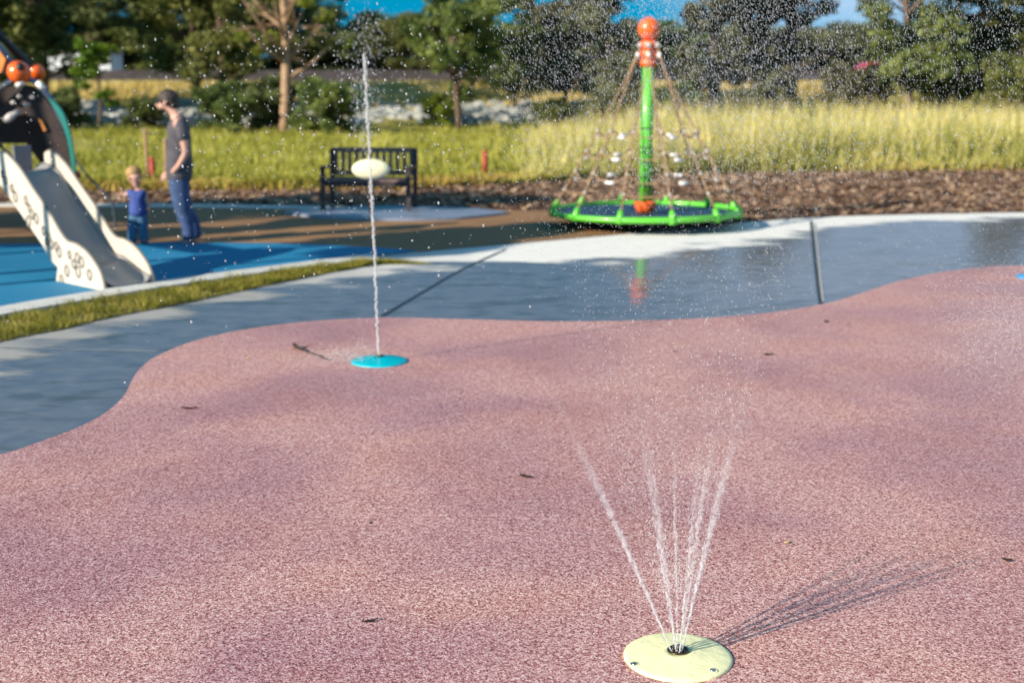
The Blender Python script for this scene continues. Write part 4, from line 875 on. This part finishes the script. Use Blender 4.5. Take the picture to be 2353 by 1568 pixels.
# big drops drifting left of the tall jet (6.3 .. 8 m) and nearer
C1 = pix_cloud(1900, lambda n: 836+rng.normal(-150, 300, n), lambda n: np.abs(rng.normal(0, 1, n))*230+60+rng.uniform(-60, 200, n), 4.2, 8.4)
C1 = C1[C1[:, 2] > .03]; drops('falling_drops', C1, .0014+.0036*rng.uniform(0, 1, len(C1))**2.5, rng.uniform(1, 1.8, len(C1)), 'scattered white water drops falling round the tall jet')
# head of tall jet
n = 1100; f = rng.uniform(0, 1, n)**.7; vx = 838-6*f+rng.normal(0, 1, n)*(6+34*f); vy = 360-330*f+rng.normal(0, 22, n)
C2 = np.array([tuple(atY(a, b, CB.y+rng.normal(0, .06))) for a, b in zip(vx, vy)]); drops('jet_head_drops', C2, .0016+.0045*rng.uniform(0, 1, n)**2, rng.uniform(1, 2.5, n), 'cluster of drops where the tall jet breaks up', 'fine')
# splash beside the turquoise cover
n = 1500; a = rng.gamma(2, 1, n); C3 = np.stack([CB.x-.02-.13*a+rng.normal(0, .03, n), CB.y+rng.normal(.02, .10, n), np.abs(rng.normal(0, .05, n))*(1.2-np.clip(a/8, 0, 1))+.012], 1)
drops('splash', C3, rng.uniform(.0012, .0032, n), np.ones(n), 'fine white splash left of the turquoise cover')
# droplets of the yellow fan
n = 8000; f = rng.uniform(.05, 1, n)**1.15; k = rng.integers(0, 7, n); tx = np.array([1300, 1390, 1470, 1555, 1640, 1720, 1790])[k]+rng.normal(0, 18, n)*(1+0*f)
vy = 1400-f*1250; vx = 1558+(tx-1558)*(1496-vy)/560*.62+rng.normal(0, 1, n)*(3+42*f); sp_ = rng.normal(0, 1, n)*(.03+.45*f)
C4 = np.array([tuple(atY(a, b, YB.y+c)) for a, b, c in zip(vx, vy, sp_)]); drops('spray_drops', C4, rng.uniform(.0006, .0017, n)*(1-.55*f), rng.uniform(1, 4, n), 'fine spray drops thrown up by the yellow nozzle', 'soft')
# fine falling rain from the fan, right half of the view
n = 34000; vx = np.concatenate([rng.normal(1640, 260, n//2), rng.uniform(1150, 2420, n//2)]); vy = np.concatenate([rng.uniform(-20, 420, n//2), -20+np.abs(rng.normal(0, 1, n//2))*260])
y = rng.uniform(2.9, 5.2, n); C5 = np.array([tuple(atY(a, b, c)) for a, b, c in zip(vx, vy, y)]); C5 = C5[C5[:, 2] > .05]; n = len(C5)
drops('water_spray', C5, rng.uniform(.0005, .0016, n), rng.uniform(1.2, 4, n), 'dense fine curtain of falling spray over the trees on the right', 'fine', dirs=rng.normal(-.25, .2, n))
# mist on the right
n = 22000; vx = rng.normal(2330, 105, n); vy = rng.normal(760, 85, n); y = rng.uniform(4.5, 7.2, n); C6 = np.array([tuple(atY(a, b, c)) for a, b, c in zip(vx, vy, y)]); C6 = C6[C6[:, 2] > .02]
drops('mist', C6, rng.uniform(.0005, .0015, len(C6)), np.ones(len(C6))*1.3, 'faint mist of drops at the right edge', 'drop')
# ---------------------------------------------------------------- debris on the rubber
def chip(vx, vy, lpx, rot, label, wr=.3, m='chip', name='bark_chip'):
    B = at(vx, vy, .012); s = (B-Vector((0, 0, CH))).length/FV; ln = lpx*s/2; o = MB().ball((0, 0, ln*wr*.45), ln, 10, (1, wr, wr*.5), None)
    for i, p in enumerate(o.v): o.v[i] = (p[0]+random.uniform(-.05, .05)*ln, p[1]+random.uniform(-.08, .08)*ln, max(-.002, p[2]+random.uniform(-.05, .05)*ln+.15*abs(p[0])*abs(p[0])/ln))
    ob = o.build(name, M[m]); ob.location = B; ob.rotation_euler.z = rot; return tag(ob, label, name.replace('_', ' '), 'bark chips on the pink rubber' if name == 'bark_chip' else None)
chip(1207, 1095, 34, -.5, 'dark bark chip in the middle of the pink rubber'); chip(850, 1426, 40, .45, 'thin dark bark sliver near the bottom left of the pink rubber', .16)
chip(435, 938, 40, .15, 'thin dark sliver near the left pink edge', .12); chip(2313, 1287, 22, -.3, 'small dark bark chip at the right edge of the pink rubber', .5)
chip(1765, 815, 26, .0, 'faint brown chip right of centre on the pink rubber', .25); chip(1898, 739, 14, .2, 'tiny brown chip near the far pink edge', .5); chip(1550, 808, 12, .4, 'tiny dark chip below the reflection of the spinner', .4)
chip(851, 1201, 13, 1.2, 'tiny dark speck left of centre on the near pink rubber', .4); chip(1808, 1246, 15, .5, 'small yellowish dry leaf right of the water fan', .6, 'drypetal', 'dry_leaf'); chip(571, 823, 10, .5, 'tiny yellow dry leaf left of the brown twig', .6, 'drypetal', 'dry_leaf')
tw = V2([(676, 794), (690, 803), (705, 810), (722, 814), (735, 820), (745, 824)], .02); o0 = tw[0].copy()
t_ = MB(); t_.tube([p-o0+Vector((0, 0, random.uniform(0, .01))) for p in catmull(tw, 3)], [.013, .014, .011, .008, .007, .007, .006, .006, .005, .005, .006, .005, .007, .006, .004, .003], 6)
t_.tube([tw[1]-o0, tw[1]-o0+Vector((.05, .05, .02))], [.006, .002], 5)
tob = t_.build('twig', M['chip'], smooth=True); tob.location = o0; tag(tob, 'curved brown twig lying left of the turquoise cover', 'twig')
